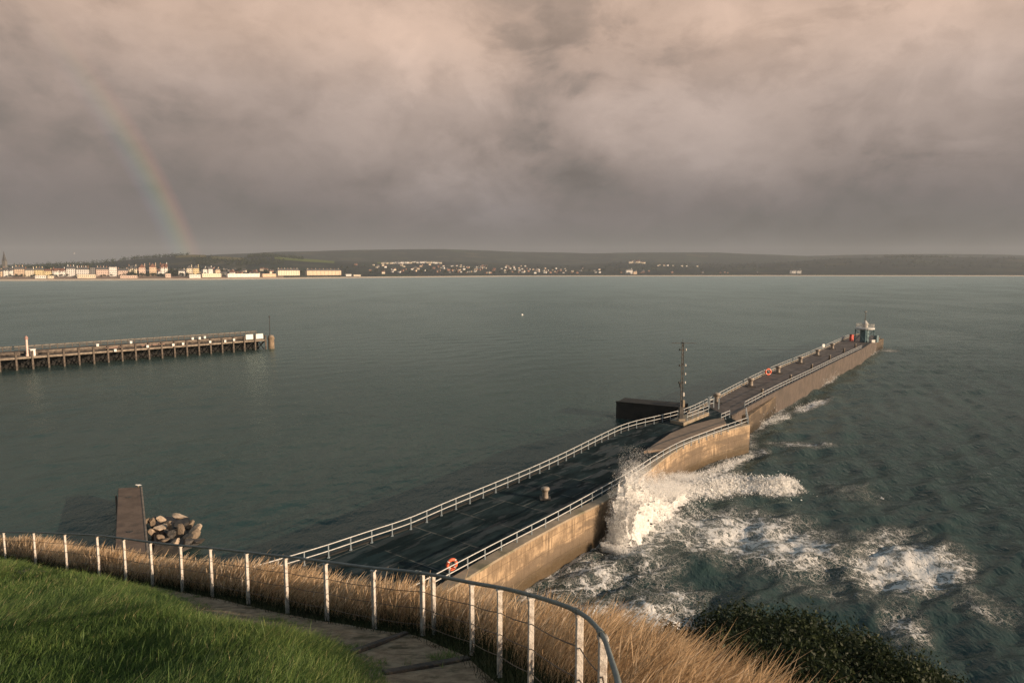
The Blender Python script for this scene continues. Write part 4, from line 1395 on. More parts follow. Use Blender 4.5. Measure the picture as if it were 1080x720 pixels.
MB().box((0.24, -0.2, mh * 0.34), (0.28, 0.28, 0.6)).build('lamp_box', LAMPM, ms, bevel=0.05)
MB().box((0.28, -0.2, mh * 0.22), (0.34, 0.3, 1.1)).build('control_box', COPING, ms, bevel=0.05)
MB().box((-0.26, -0.2, mh * 0.46), (0.34, 0.3, 0.6)).build('lamp_box', IRON, ms, bevel=0.05)

# light tower on the pier end
TEAL = pmat('teal_steel', (0.07, 0.13, 0.15, 1), (0.11, 0.18, 0.20, 1), 2, 0.5)
lp = P(911.5, 360.3, DECK)
lh = empty('light_tower', lp, R(22), 'teal legged light tower with white gallery at the pier end', 'lighthouse')
zs = lambda py: CAM_Z + slope_at(py) * lp.y - lp.z
gz = zs(346.6)
for sx in (-1, 1):
    for sy in (-1, 1):
        MB().tube([(sx * 2.0, sy * 2.0, 0), (sx * 1.9, sy * 1.9, gz)], 0.16, 8).build('leg', TEAL, lh)
mb = MB()
for k in range(4):
    a, b = ((-2, -2), (2, -2), (2, 2), (-2, 2))[k], ((2, -2), (2, 2), (-2, 2), (-2, -2))[k]
    mb.tube([(a[0], a[1], 0.3), (b[0], b[1], gz - 0.2)], 0.06, 5).tube([(b[0], b[1], 0.3), (a[0], a[1], gz - 0.2)], 0.06, 5)
mb.build('bracing', TEAL, lh)
MB().lathe([(1.35, 0), (1.35, gz)], n=14).build('stair_drum', TEAL, lh)
MB().lathe([(2.2, gz - .35), (2.85, gz - .1), (2.85, gz + .35), (2.7, gz + .42)], n=24).build('gallery', GALV, lh)
mb = MB()
for k in range(16):
    a = 2 * math.pi * k / 16
    mb.tube([(2.65 * math.cos(a), 2.65 * math.sin(a), gz + .4), (2.65 * math.cos(a), 2.65 * math.sin(a), gz + 1.5)], 0.045, 5)
for hh in (0.95, 1.5):
    mb.tube([(2.65 * math.cos(2 * math.pi * k / 24), 2.65 * math.sin(2 * math.pi * k / 24), gz + hh) for k in range(25)], 0.05, 5)
mb.build('gallery_railing', LAMPM, lh)
MB().lathe([(0.9, gz + .4), (0.9, gz + 1.5), (1.05, gz + 1.6), (0.7, gz + 2.0), (.2, gz + 2.7)], n=18).build('lantern_room', LAMPM, lh)
mtop = zs(328.6)
MB().tube([(0, 0, gz + 2.6), (0, 0, mtop)], 0.09, 6).box((0, 0, mtop), (0.9, 0.3, 0.3)).box((0, 0, mtop - 1.1), (0.5, 0.15, 0.12)).build('mast', IRON, lh)
for s in (-1, 1):
    MB().tube([(s * 1.0, -0.6, gz + 2.0), (s * 1.05, -0.6, gz + 3.4)], 0.05, 5).build('aerial', IRON, lh)
MB().box((2.4, -2.6, 1.1), (0.9, 0.7, 2.2)).build('control_cabinet', TEAL, lh, bevel=0.03)
MB().box((0.3, -2.9, 0.45), (1.6, 0.6, 0.9)).build('locker', LAMPM, lh, bevel=0.03)

# ------------------------------------------------------------------ splash and breaking foam
SPRAY = leaf_mat('white_spray', [(0.0, (0.74, 0.735, 0.72, 1)), (1.0, (0.88, 0.875, 0.86, 1))], 0.35, 0.8, 0.1)


def droplets(name, p, r, mat, parent=None):
    n = len(p)
    o6 = np.array([(1, 0, 0), (-1, 0, 0), (0, 1, 0), (0, -1, 0), (0, 0, 1), (0, 0, -1)], float)
    f8 = np.array([(0, 2, 4), (2, 1, 4), (1, 3, 4), (3, 0, 4), (2, 0, 5), (1, 2, 5), (3, 1, 5), (0, 3, 5)])
    v = (p[:, None, :] + o6[None] * r[:, None, None]).reshape(-1, 3)
    f = (np.arange(n)[:, None, None] * 6 + f8[None]).reshape(-1, 3)
    return fast_mesh(name, v, f, mat, parent, {'tint': np.repeat(RNG.random(n), 6)}, smooth=True)


def flecks(name, p, r, mat, face, scatter, parent=None, rs=np.random.default_rng(66)):
    """torn flakes of water: small quads mostly turned seaward and up to catch more sun"""
    n = len(p)
    nn = np.asarray(face)[None] + rs.normal(0, scatter, (n, 3))  # facing biased sunward so the spray shades brighter
    nn /= np.linalg.norm(nn, axis=1)[:, None]
    a = np.cross(nn, rs.normal(0, 1, (n, 3)))
    a /= np.linalg.norm(a, axis=1)[:, None]
    b = np.cross(nn, a)
    ra, rb = (r * rs.uniform(0.7, 1.6, n))[:, None], (r * rs.uniform(0.5, 1.1, n))[:, None]
    v = np.stack([p - a * ra, p - b * rb, p + a * ra, p + b * rb], 1).reshape(-1, 3)
    return fast_mesh(name, v, np.arange(n * 4).reshape(-1, 4), mat, parent, {'tint': np.repeat(rs.random(n), 4)})


ws, we = P(640, 577, 0), P(712, 511, 0)       # foot of the splash along the wall
wd = (we - ws)
WL = wd.length
wd.normalize()
wn = Vector((wd.y, -wd.x, 0))                  # out to sea
rs = np.random.default_rng(21)


def fbm1(x, seed):
    r_ = np.random.default_rng(seed)
    o = np.zeros_like(x)
    for k in range(6):
        fq = 0.35 * 1.9 ** k
        o += np.sin(x * fq * 2 * math.pi + r_.uniform(0, 6.28)) / 1.6 ** k
    return o / 2.2


def plume(n, seed):
    rs = np.random.default_rng(seed)
    s = rs.uniform(-1.4, WL + 1.5, n)
    top = np.interp(s, [-1.0, 0.0, 0.8, 1.8, 3.0, 4.5, 6.5, 8.5, 11, WL + 2], [1.0, 4.2, 6.6, 8.4, 8.7, 8.2, 7.4, 5.6, 3.6, 1.2])
    top = 0.96 * top * (1 + 0.16 * fbm1(s, 3))
    h = rs.beta(1.0, 1.15, n) * top * 1.06
    rel = h / np.maximum(top, 0.1)
    out_ = rs.normal(0.9, 0.9, n) * (0.6 + rel) + 0.7 * np.sin(s * 0.9) * rel
    spread = rs.normal(0, 0.35, n) * rel
    ss = s + spread - 0.35 * rel * np.exp(-((s - 1.0) / 2) ** 2) + 0.25 * np.sin(h * 1.1 + s)
    # fingers: keep clumps, drop the rest
    key = fbm1(ss * 1.0 + h * 0.16, 9) + 0.6 * fbm1(h * 0.9 + ss * 0.4, 15) - 0.75 * rel ** 4
    keep = key + rs.normal(0, 0.20, n) > -0.66
    ss, h, out_ = ss[keep], h[keep], out_[keep]
    out_ = np.abs(out_) + 0.05 + 0.25 * fbm1(ss + h, 31)
    p = np.array(ws)[None] + ss[:, None] * np.array(wd)[None] + out_[:, None] * np.array(wn)[None]
    p[:, 2] = h + 0.2
    return p, rel[keep]


p, rel = plume(380000, 4)
r = np.random.default_rng(8).uniform(0.008, 0.030, len(p)) * (1.35 - 0.75 * rel)
big = np.random.default_rng(9).random(len(p)) < 0.02
r = np.where(big, r * 1.4, r)
# ragged sheets and ropes of white water inside the burst
SHEET = pmat('white_water', (0.62, 0.615, 0.60, 1), (0.74, 0.735, 0.72, 1), 3.0, 0.8, coords='Position', spec=0.1)


def water_sheet(seed, out0, lean, hs, s0, s1):
    S, T = np.meshgrid(np.arange(s0, s1, 0.075), np.linspace(0, 1, 110), indexing='ij')
    top = 0.98 * np.interp(S, [-1.0, 0.0, 0.8, 1.8, 3.0, 4.5, 6.5, 8.5, 11, WL + 2], [0.6, 4.4, 6.8, 8.4, 8.6, 7.8, 6.6, 4.8, 2.8, 0.6]) * hs
    H = T * top
    rope = fbm1(S * 1.5 + 0.35 * T + seed, seed) * 0.30 + fbm1(S * 0.5 + seed, seed + 1) * 0.35 + 0.14 * fbm1(H * 1.3 + S * 0.7, seed + 2) + 0.10 * fbm1(H * 3.1 - S * 2.3, seed + 4)
    O = out0 + lean * T ** 1.3 + rope + 1.3 * (1 - T) ** 3
    SS = S + 0.25 * fbm1(H * 0.8 + seed, seed + 3) + 1.2 * (T ** 2) * np.clip((S - 3) / 8, 0, 1)
    V = np.array(ws)[None, None] + SS[..., None] * np.array(wd)[None, None] + O[..., None] * np.array(wn)[None, None]
    V[..., 2] = H + 0.1
    f = grid_faces(*S.shape)
    edge_ = 0.80 + 0.16 * fbm1(S * 1.2, seed + 7) + 0.10 * fbm1(S * 4.0 + H, seed + 8) + 0.08 * fbm1(H * 5 + S * 6, seed + 9)
    hole = fbm1(S * 1.9 + 0.4 * H, seed + 10) + 0.7 * fbm1(H * 1.4 + S, seed + 11) + 0.5 * fbm1(H * 4.2 - 3.3 * S, seed + 12) + 0.9 * T ** 2
    ok = ((T < edge_) & (hole < 1.25) & (S > s0 + 0.4 * (1 + fbm1(H * 2, seed)))).ravel()
    return V.reshape(-1, 3), f[ok[f].all(1)]


sv, sf, o_ = [], [], 0
for args in ((3, 0.25, 0.5, 1.0, -0.4, WL + 0.5), (17, 0.9, 0.9, 0.86, 0.0, WL + 1), (29, 1.7, 1.2, 0.62, 0.6, WL + 1.2)):
    v_, f_ = water_sheet(*args)
    sv.append(v_)
    sf.append(f_ + o_)
    o_ += len(v_)
tag(fast_mesh('splash_water', np.concatenate(sv), np.concatenate(sf), SHEET, smooth=True), 'white sheets of water thrown up against the wall', 'splash', kind='stuff')
q_ = np.random.default_rng(91)
nd = 9000
s_ = q_.uniform(-0.5, WL * 0.8, nd)
vh = np.interp(s_, [-0.5, 2, 5, WL * 0.8], [8.5, 11.5, 9.5, 5.5]) * q_.uniform(0.45, 1.02, nd)
tt_ = q_.uniform(0.25, 1.5, nd)
hz_ = vh * tt_ - 4.9 * tt_ ** 2
ok_ = (hz_ > 0.2)
dr = np.array(ws)[None] + (s_ + q_.normal(0, 0.5, nd) * tt_)[:, None] * np.array(wd)[None] + (0.4 + np.abs(q_.normal(0.6, 1.2, nd)) * tt_)[:, None] * np.array(wn)[None]
dr[:, 2] = hz_ + 0.2
p = np.concatenate([p, dr[ok_]])
r = np.concatenate([r, q_.uniform(0.010, 0.035, ok_.sum())])
tag(flecks('sea_spray', p, r * 1.25, SPRAY, (wn.x * 0.9, wn.y * 0.9, 0.75), 0.55), 'white spray bursting up where a wave hits the wall', 'spray', kind='stuff')
# reflected wave fan, falling back from the wall in curved streaks
m_ = 26000
s = rs.uniform(0, 1, m_)
lane = rs.integers(0, 70, m_)
la = np.random.default_rng(2).uniform(0, 1, 70)[lane]
t = s
start = np.array(ws)[None] + (la * WL * 0.75)[:, None] * np.array(wd)[None] + 0.6 * np.array(wn)[None]
outd = (1.5 + 8.0 * la[:, None] * 0.6) * t[:, None]
pp = start + np.array(wn)[None] * outd - np.array(wd)[None] * (3.2 * t ** 1.6 * (1 - 0.3 * la))[:, None]
pp[:, 2] = (3.2 * (1 - t) ** 1.6 * (0.5 + 0.5 * np.sin(la * 9) ** 2) + 0.45 * np.exp(-t * 2)) + rs.normal(0, 0.07, m_) + 0.15
pp[:, :2] += rs.normal(0, 0.12, (m_, 2))
keep = rs.random(m_) < 0.75 * (1 - t * 0.6)
tag(flecks('falling_spray', pp[keep], rs.uniform(0.015, 0.05, keep.sum()), SPRAY, (wn.x * 0.8, wn.y * 0.8, 0.8), 0.5), 'streaks of white water falling back from the wall', 'spray', kind='stuff')

# lumps of foam riding on the roller and along the wall foot
ca, cb = P(722, 524, 0), P(838, 513, 0)
ax = (cb - ca)
L = ax.length
ax.normalize()
an = Vector((ax.y, -ax.x, 0))
n = 30000
s = rs.uniform(-1.5, L, n)
tt = rs.gamma(1.6, 0.42, n) - 0.5
off = -0.9 * np.sin(s * 0.33) - 0.35 * np.sin(s * 0.9 + 1)
hgt = 1.28 * np.where(tt > 0, np.exp(-(tt / 0.9) ** 2), 1.0) * (sstep(-4, 3, s) * (1 - sstep(L - 2.5, L + 1.5, s)))
amp_ = 0.65 + 0.35 * fbm1(s, 55)
keep = rs.random(n) < amp_
p = np.array(ca)[None] + s[:, None] * np.array(ax)[None] + (tt + off)[:, None] * np.array(an)[None]
p[:, 2] = hgt * rs.uniform(0.75, 1.12, n) + rs.gamma(1.2, 0.13, n) + 0.05
tag(flecks('breaker_foam', p[keep], (rs.uniform(0.012, 0.06, n) + 0.05 * (rs.random(n) < 0.10))[keep] * 1.3, SPRAY, (0.35, -0.55, 0.75), 0.5), 'bright tumbling foam of the breaking wave beside the pier', 'foam', kind='stuff')
pw, pr = [], []
for (x0, y0, x1, y1, hh, n) in ((716, 508.5, 792, 482, 0.5, 2600), (793, 449.5, 832, 441, 1.3, 1600), (866, 407, 884, 397, 2.2, 900), (840, 432, 868, 423, 0.6, 600), (917, 376, 926, 371, 2.0, 260)):
    a, b_ = P(x0, y0, 0), P(x1, y1, 0)
    q = rs.uniform(0, 1, n)
    c = np.array(a)[None] + q[:, None] * np.array(b_ - a)[None] + rs.normal(0, 0.35, (n, 3)) * np.array((1, 1, 0))
    c[:, 2] = 0.1 + rs.gamma(1.1, 0.35, n) * hh * np.abs(np.sin(q * 6 + 1))
    pw.append(c)
    pr.append(rs.uniform(0.04, 0.11, n))
tag(flecks('wall_foot_foam', np.concatenate(pw), np.concatenate(pr) * 0.8, SPRAY, (0.4, -0.4, 0.8), 0.5), 'white foam washing along the foot of the sea wall', 'foam', kind='stuff')

# ------------------------------------------------------------------ small concrete jetty and boulders
JETM = pmat('brown_jetty_concrete', (0.115, 0.080, 0.058, 1), (0.17, 0.12, 0.088, 1), 0.7, 0.75, 0.5, 4, (0.08, 0.06, 0.045, 1), 0.5, coords='Position')
JETE = pmat('pale_jetty_edge', (0.24, 0.20, 0.16, 1), (0.15, 0.12, 0.095, 1), 1.2, 0.8, 0.3, 4, coords='Position')
JZ = 2.4
jq = [P(124.5, 514.5, JZ), P(149.5, 513.0, JZ), P(155.5, 571, JZ), P(121.5, 571, JZ)]
jd = (jq[3] - jq[0])
jd2 = (jq[2] - jq[1])
jq[3] = jq[3] + jd.normalized() * 30
jq[2] = jq[2] + jd2.normalized() * 30
jt = empty('concrete_jetty', (0, 0, 0), 0, 'narrow brown concrete jetty below the fence, beside the boulders', 'jetty')
MB().prism([(q.x, q.y) for q in reversed(jq)], -4, JZ).build('slab', JETM, jt, bevel=0.06)
e1, e2 = jq[1], jq[2]
MB().prism([(e1.x - 0.16, e1.y), (e2.x - 0.18, e2.y), (e2.x + 0.03, e2.y), (e1.x + 0.03, e1.y + 0.02)], JZ - 0.3, JZ + 0.04).build('kerb', JETE, jt, bevel=0.03)
for (x, y) in ((136, 524), (137, 560.5)):
    q = P(x, y, JZ)
    MB().lathe([(0.30, 0), (0.28, 0.03), (0.06, 0.04)], (q.x, q.y, q.z + 0.003), 12).box((q.x, q.y, q.z + .06), (0.5, 0.08, 0.05), 0.5).build('mooring_ring', IRON, jt)
q = P(122.6, 527, 1.8)
MB().tube([(q.x, q.y, 0), (q.x, q.y, 2.3)], 0.10, 8).build('fender_post', JETE, jt)

ROCKS = {
    'pale': pmat('pale_limestone', (0.48, 0.385, 0.29, 1), (0.30, 0.235, 0.17, 1), 1.6, 0.85, 1.0, 5, coords='Position'),
    'tan': pmat('tan_boulder', (0.25, 0.195, 0.14, 1), (0.14, 0.108, 0.078, 1), 1.6, 0.85, 1.0, 5, coords='Position'),
    'dark': pmat('dark_wet_boulder', (0.035, 0.033, 0.03, 1), (0.075, 0.066, 0.056, 1), 1.6, 0.5, 0.6, 5, coords='Position')}


def boulder(c, sx, sy, sz, rz, key, label, seed):
    rs = np.random.default_rng(seed)
    vs, fs = [], []
    import bmesh
    bm = bmesh.new()
    bmesh.ops.create_icosphere(bm, subdivisions=4, radius=1.0)
    ns = rs.normal(0, 1, (8, 3))
    ns /= np.linalg.norm(ns, axis=1)[:, None]
    cs = rs.uniform(0.36, 0.72, 8)
    for v in bm.verts:
        p = np.array(v.co)
        for nn, cc in zip(ns, cs):
            d = p @ nn
            if d > cc:
                p = p - nn * (d - cc) * 0.95
        p = p * (1 + 0.10 * noise.noise(Vector(p * 2.3) + Vector((seed, 0, 0))) + 0.05 * noise.noise(Vector(p * 6.0) + Vector((0, seed, 0))))
        v.co = Vector(p * np.array((sx, sy, sz)))
    me = bpy.data.meshes.new('boulder')
    bm.to_mesh(me)
    bm.free()
    o = link('boulder', me, ROCKS[key])
    o.location = c
    o.rotation_euler = (rs.uniform(-.3, .3), rs.uniform(-.3, .3), rz)
    tag(o, label, 'boulder', 'boulders beside the jetty')


rl = [
    (169.4, 547.3, 8, 5, 'pale', 'small pale pointed boulder, highest one near the jetty'),
    (161, 550, 5, 6, 'tan', 'tan boulder touching the jetty kerb'), (155.8, 549.5, 4, 5, 'tan', 'tiny tan stone wedged against the jetty wall'),
    (164.5, 547.5, 6, 6, 'dark', 'dark wet boulder behind the pale pointed one'), (177.5, 551.5, 6, 5, 'tan', 'small tan boulder right of the pale pointed one'),
    (168.5, 557, 11, 8, 'pale', 'broad pale boulder in the middle of the jetty side of the heap'), (160, 561, 7, 6, 'pale', 'pale squarish boulder low against the jetty'),
    (179, 557, 5, 8, 'tan', 'tall thin tan boulder standing in the middle of the heap'), (168.8, 566, 7, 6, 'tan', 'tan boulder low in the heap, nearest the dry grass'),
    (174, 569.5, 7, 4, 'tan', 'flat tan slab at the near edge of the heap'), (185, 571, 10, 6, 'pale', 'pale wedge boulder just above the fence rail'),
    (190, 545.3, 13, 6, 'pale', 'long flat pale boulder on top at the far side of the heap'), (191, 552.5, 15, 9, 'dark', 'largest dark boulder under the flat pale one'),
    (200, 552.5, 8, 7, 'tan', 'rounded tan boulder right of the largest dark one'), (192, 561.5, 10, 13, 'tan', 'long tan slab lying aslant in the heap'),
    (182, 564.5, 8, 8, 'dark', 'dark boulder left of the slanting slab'), (206.3, 557.3, 10, 7, 'pale', 'pale rounded boulder at the seaward end, upper of two'),
    (206.5, 563.5, 10, 7, 'tan', 'tan rounded boulder at the seaward end, lower of two'), (198.5, 566.8, 9, 6, 'dark', 'dark flat boulder below the two seaward boulders'),
    (176, 561.5, 7, 6, 'dark', 'dark boulder in the gap at the heart of the heap'), (210, 570, 8, 5, 'dark', 'dark low boulder at the seaward edge by the water'),
    (199, 572, 10, 5, 'dark', 'dark wet boulder low behind the dry grass tips')]
for i, (px, py, w_, h_, key, lab) in enumerate(rl):
    zz = 1.15 if py < 560 else 0.9
    c = P(px, py, zz)
    sc_ = c.y / 720
    boulder(c, w_ * sc_ * 0.80, w_ * sc_ * 0.66, h_ * sc_ * 0.80, R(-35 if i == 14 else (i * 47) % 180), key, lab, 100 + i)
# rubble core the boulders lie on
mbase = [P(x, y, 0) for x, y in ((154, 552), (170, 546), (196, 547), (214, 560), (216, 576), (190, 590), (155, 590))]
vs = [(q.x, q.y, -1.5) for q in mbase] + [((q.x - P(184, 566, 0).x) * .72 + P(184, 566, 0).x, (q.y - P(184, 566, 0).y) * .72 + P(184, 566, 0).y, 0.75) for q in mbase]
tag(MB().add(vs, [tuple(range(7, 14))] + [(i, (i + 1) % 7, 7 + (i + 1) % 7, 7 + i) for i in range(7)]).build('rubble_bed', ROCKS['dark']), 'dark rubble under the jetty boulders', 'rubble', kind='stuff')

# ------------------------------------------------------------------ timber pier across the harbour mouth
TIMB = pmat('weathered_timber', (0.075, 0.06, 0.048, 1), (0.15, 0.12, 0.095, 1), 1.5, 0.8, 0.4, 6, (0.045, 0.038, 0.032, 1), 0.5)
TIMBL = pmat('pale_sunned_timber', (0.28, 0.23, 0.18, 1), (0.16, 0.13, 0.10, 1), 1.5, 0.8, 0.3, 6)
TIMBD = pmat('underdeck_shade_timber', (0.007, 0.007, 0.006, 1), (0.016, 0.014, 0.012, 1), 1.5, 0.8)  # shade under the deck, put into a near-black colour
T0, T1 = P(0, 391.6, 0), P(280, 368.2, 0)
td = (T1 - T0)
TL = td.length
td.normalize()
ta = math.atan2(td.y, td.x)
start = T0 - td * 40
TLL = TL + 40
tp = empty('timber_pier', start, ta, 'long dark timber pier on piles across the harbour mouth', 'pier')
W_ = 7.5
DZ, UZ = 3.5, 4.6
bay = TL / 20.0
nb_ = int(TLL / bay) + 1
pile_me = None
xs_ = [TLL - i * bay for i in range(nb_) if TLL - i * bay > 0]
for i, x in enumerate(xs_):
    if pile_me is None:
        q = MB().box((0, 0, 0.4), (0.42, 0.42, 8.8)).box((0, 0, 4.86), (0.5, 0.5, 0.12)).build('pile', TIMB, tp)
        pile_me = q.data
    else:
        q = bpy.data.objects.new('pile', pile_me)
        COL.objects.link(q)
        q.parent = tp
    q.location = (x, -0.35, 0)
for i, x in enumerate(xs_):
    q = MB().box((0, 0, -0.5), (0.45, 0.45, 7)).build('rear_pile', TIMBD, tp) if i == 0 else q2.copy()
    if i:
        COL.objects.link(q)
    q2 = q
    q.location = (x, W_ - 0.6, 0)
mb = MB()
for x in xs_:
    mb.tube([(x, 0.2, -0.5), (x, W_ - 1, 3.0)], 0.16, 5).tube([(x, W_ - 1, -0.5), (x, 0.2, 3.0)], 0.16, 5)
    mb.tube([(x - bay, 0.6, 0.2), (x, 0.6, 3.0)], 0.14, 5)
    mb.box((x, W_ * 0.5, DZ - 0.55), (0.4, W_, 0.4))
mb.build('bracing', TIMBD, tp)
MB().box((TLL / 2, W_ * 0.72, 1.3), (TLL, 0.12, 4.0)).build('underdeck_shade_sheet', TIMBD, tp)  # dark sheet added to read as the shade below the deck
MB().box((TLL / 2, W_ / 2, DZ - 0.1), (TLL, W_, 0.22)).build('deck', TIMB, tp)
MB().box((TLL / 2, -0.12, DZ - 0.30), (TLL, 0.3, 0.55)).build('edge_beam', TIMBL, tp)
MB().box((TLL / 2, W_ * 0.70, UZ - 0.1), (TLL * 0.999, 3.4, 0.22)).box((TLL / 2, W_ * 0.47, (UZ + DZ) / 2), (TLL * 0.998, 0.2, UZ - DZ - 0.1)).build('upper_deck', TIMB, tp)
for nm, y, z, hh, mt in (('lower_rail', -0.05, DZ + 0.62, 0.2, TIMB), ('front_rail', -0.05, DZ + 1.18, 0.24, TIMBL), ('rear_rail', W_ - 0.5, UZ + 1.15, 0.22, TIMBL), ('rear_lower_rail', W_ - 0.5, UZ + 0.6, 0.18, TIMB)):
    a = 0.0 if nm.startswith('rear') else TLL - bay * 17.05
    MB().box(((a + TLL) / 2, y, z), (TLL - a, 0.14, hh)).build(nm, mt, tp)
MB().box(((TLL - bay * 18.5) / 2, -0.05, DZ + 1.15), (TLL - bay * 18.5, 0.14, 0.22)).build('front_rail', TIMB, tp)
rp = None
for i in range(int(TLL / (bay / 2))):
    x = TLL - i * bay / 2
    if rp is None:
        rp = MB().box((0, 0, UZ + 0.6), (0.16, 0.16, 1.35)).build('rail_post', TIMB, tp)
        q = rp
    else:
        q = rp.copy()
        COL.objects.link(q)
    q.location = (x, W_ - 0.62, 0)


def tp_world(px, y_local):
    """place on the timber pier under the survey column px"""
    k = colx(px)
    # start + td*s + n*y : x = k*y
    n_ = Vector((-td.y, td.x, 0))
    b0 = start + n_ * y_local
    s_ = (k * b0.y - b0.x) / (td.x - k * td.y)
    return b0 + td * s_


# white markers, one to a bay
for i, (px, yl, z) in enumerate(((151, -0.6, 3.6), (178.5, -0.6, 3.5), (199.5, 3, 4.7), (189, -0.6, 3.6), (218, -0.6, 3.6), (234, -0.6, 3.5), (243.5, -0.6, 3.7), (212.5, 4.5, 4.7), (97.8, 2.6, 4.7), (116.3, -0.6, 3.1), (133.6, 4.5, 4.7), (207, 2.8, 4.7))):
    q = tp_world(px, yl)
    o = empty('white_marker_box', (q.x, q.y, z), ta, None, 'marker')
    MB().box((0, 0, 0.34), (0.66, 0.5, 0.68)).build('box', WHITEP, o, bevel=0.05)
    MB().box((0, 0, 0.72), (0.76, 0.6, 0.08)).build('lid', WHITEP, o)
    where = 'the notice boards' if px > 150 else 'the pale lamp pillar'
    kk = sorted([abs(265 - a) if a > 150 else abs(22 - a) for a in (151, 178.5, 199.5, 189, 218, 234, 243.5, 212.5, 97.8, 116.3, 133.6, 207) if (a > 150) == (px > 150)]).index(abs(265 - px) if px > 150 else abs(22 - px))
    tag(o, 'small white box on the timber pier, %s one out from %s' % (['first', 'second', 'third', 'fourth', 'fifth', 'sixth', 'seventh', 'eighth', 'ninth', 'tenth'][kk], where), 'box', 'white boxes on the timber pier')
for px, lab in ((260.3, 'white notice board on the timber pier, landward of a pair'), (271, 'white notice board on the timber pier, beside the round stone end post')):
    q = tp_world(px, -0.3)
    o = empty('notice_board', (q.x, q.y, DZ), ta, lab, 'notice board', 'white notice boards')
    MB().box((0, 0, 1.15), (2.5, 0.12, 1.7)).build('board', WHITEP, o, bevel=0.02)
    for s in (-1, 1):
        MB().box((s * 1.0, 0.14, 0.95), (0.14, 0.14, 1.9)).build('post', TIMB, o)
q = tp_world(283.2, 0.3)
o = empty('stone_dolphin', (q.x, q.y, 0), 0, 'round tan stone end post of the timber pier', 'dolphin')
MB().lathe([(1.05, -3), (1.0, 3.2), (1.12, 3.3), (1.12, 3.9), (0.9, 4.2)], n=18).build('shaft', pmat('tan_stone_drum', (0.30, 0.22, 0.15, 1), (0.16, 0.12, 0.08, 1), 0.9, 0.85, 0.5, 4), o)
MB().lathe([(0.9, 4.2), (0.85, 4.6), (0.3, 4.8)], n=18).build('cap', TIMBL, o)
q = tp_world(282.2, 2.2)
o = empty('beacon_pole', (q.x, q.y, DZ), 0, 'thin dark beacon pole at the end of the timber pier', 'pole')
MB().tube([(0, 0, 0), (0, 0, 7.2)], [0.13, 0.09], 8).build('pole', IRON, o)
MB().lathe([(0.22, 7.2), (0.26, 7.5), (0.1, 7.8)], n=10).build('beacon', IRON, o)
q = tp_world(22.4, 0.9)
o = empty('lamp_pillar', (q.x, q.y, DZ), 0, 'pale pinkish pillar lamp standing on the timber pier', 'lamp pillar')
MB().lathe([(0.42, 0), (0.42, 0.4), (0.30, 0.6), (0.26, 4.6)], n=12).build('shaft', pmat('pink_white_paint', (0.66, 0.48, 0.42, 1), (0.74, 0.58, 0.5, 1), 2, 0.6), o)
MB().lathe([(0.30, 4.6), (0.42, 4.7), (0.40, 5.2), (0.12, 5.6)], n=12).build('lantern', pmat('faded_red_paint', (0.34, 0.2, 0.17, 1), (0.42, 0.27, 0.23, 1), 2, 0.5), o)
q = tp_world(28.2, 0.6)
o = empty('white_kiosk', (q.x, q.y, DZ), ta, 'little white hut next to the pink pillar lamp', 'hut')
MB().box((0, 0, 0.9), (1.1, 1.2, 1.8)).build('body', WHITEP, o, bevel=0.03)
MB().box((0, 0, 1.86), (1.4, 1.5, 0.12)).build('roof', WHITEP, o)
MB().box((-0.2, -0.63, 0.85), (0.5, 0.06, 1.4)).build('door', TIMB, o)
for i, (a, b_) in enumerate(((106, 124), (146, 156), (158, 171))):
    q0, q1 = tp_world(a, -0.2), tp_world(b_, -0.2)
    mid = (q0 + q1) / 2
    o = empty('fishing_bench', (mid.x, mid.y, DZ), ta, ['pale plank bench on the timber pier between the pillar lamp and middle', 'pale pinkish bench in the middle of the timber pier, shorter one', 'reddish bench in the middle of the timber pier, longer one'][i], 'bench')
    ln = (q1 - q0).length
    MB().box((0, 0.9, 0.45), (ln, 0.5, 0.08)).build('seat', TIMBL, o)
    MB().box((0, 1.15, 0.85), (ln, 0.08, 0.5)).build('backrest', pmat('faded_pink_board', (0.42, 0.25, 0.2, 1), (0.5, 0.32, 0.26, 1), 1.5, 0.7), o)
    for s in (-1, 1):
        MB().box((s * ln * 0.42, 0.9, 0.21), (0.12, 0.45, 0.42)).build('leg', TIMB, o)

# ------------------------------------------------------------------ headland in the foreground
K_, C_ = 0.357, 25.0


def plane_z(x, y):
    return C_ - K_ * y


posts_px = [(-24, 560.8, 588), (6, 561, 592), (38, 561, 598), (71, 562.6, 604.5), (105, 564, 610.6), (133, 567.5, 614.6), (161, 571.5, 618.4), (192.5, 575, 623), (224, 577.5, 629), (262, 582, 638), (303, 586.7, 646.4), (345, 592, 654.7), (395, 599, 663.4), (446, 603.3, 670), (452, 606, 672), (498, 614.4, 690), (527, 619, 713), (559.6, 627, 738), (609.7, 643, 795), (633.5, 667, 838)]
FENCE = []
for (px, t_, b_) in posts_px:
    sb = -slope_at(b_)
    y = (CAM_Z - C_) / (sb - K_)
    u, f, q = ray(px, b_)
    FENCE.append((u / f * y, y, CAM_Z + slope_at(t_) * y))
EXT = [(0.58, 3.2), (0.42, 2.2), (0.05, 1.2), (-0.8, -0.5), (-2, -3), (-5, -8)]
FL = [(-60, 52)] + [(a, b) for i, (a, b, c) in enumerate(FENCE) if i != 14] + EXT


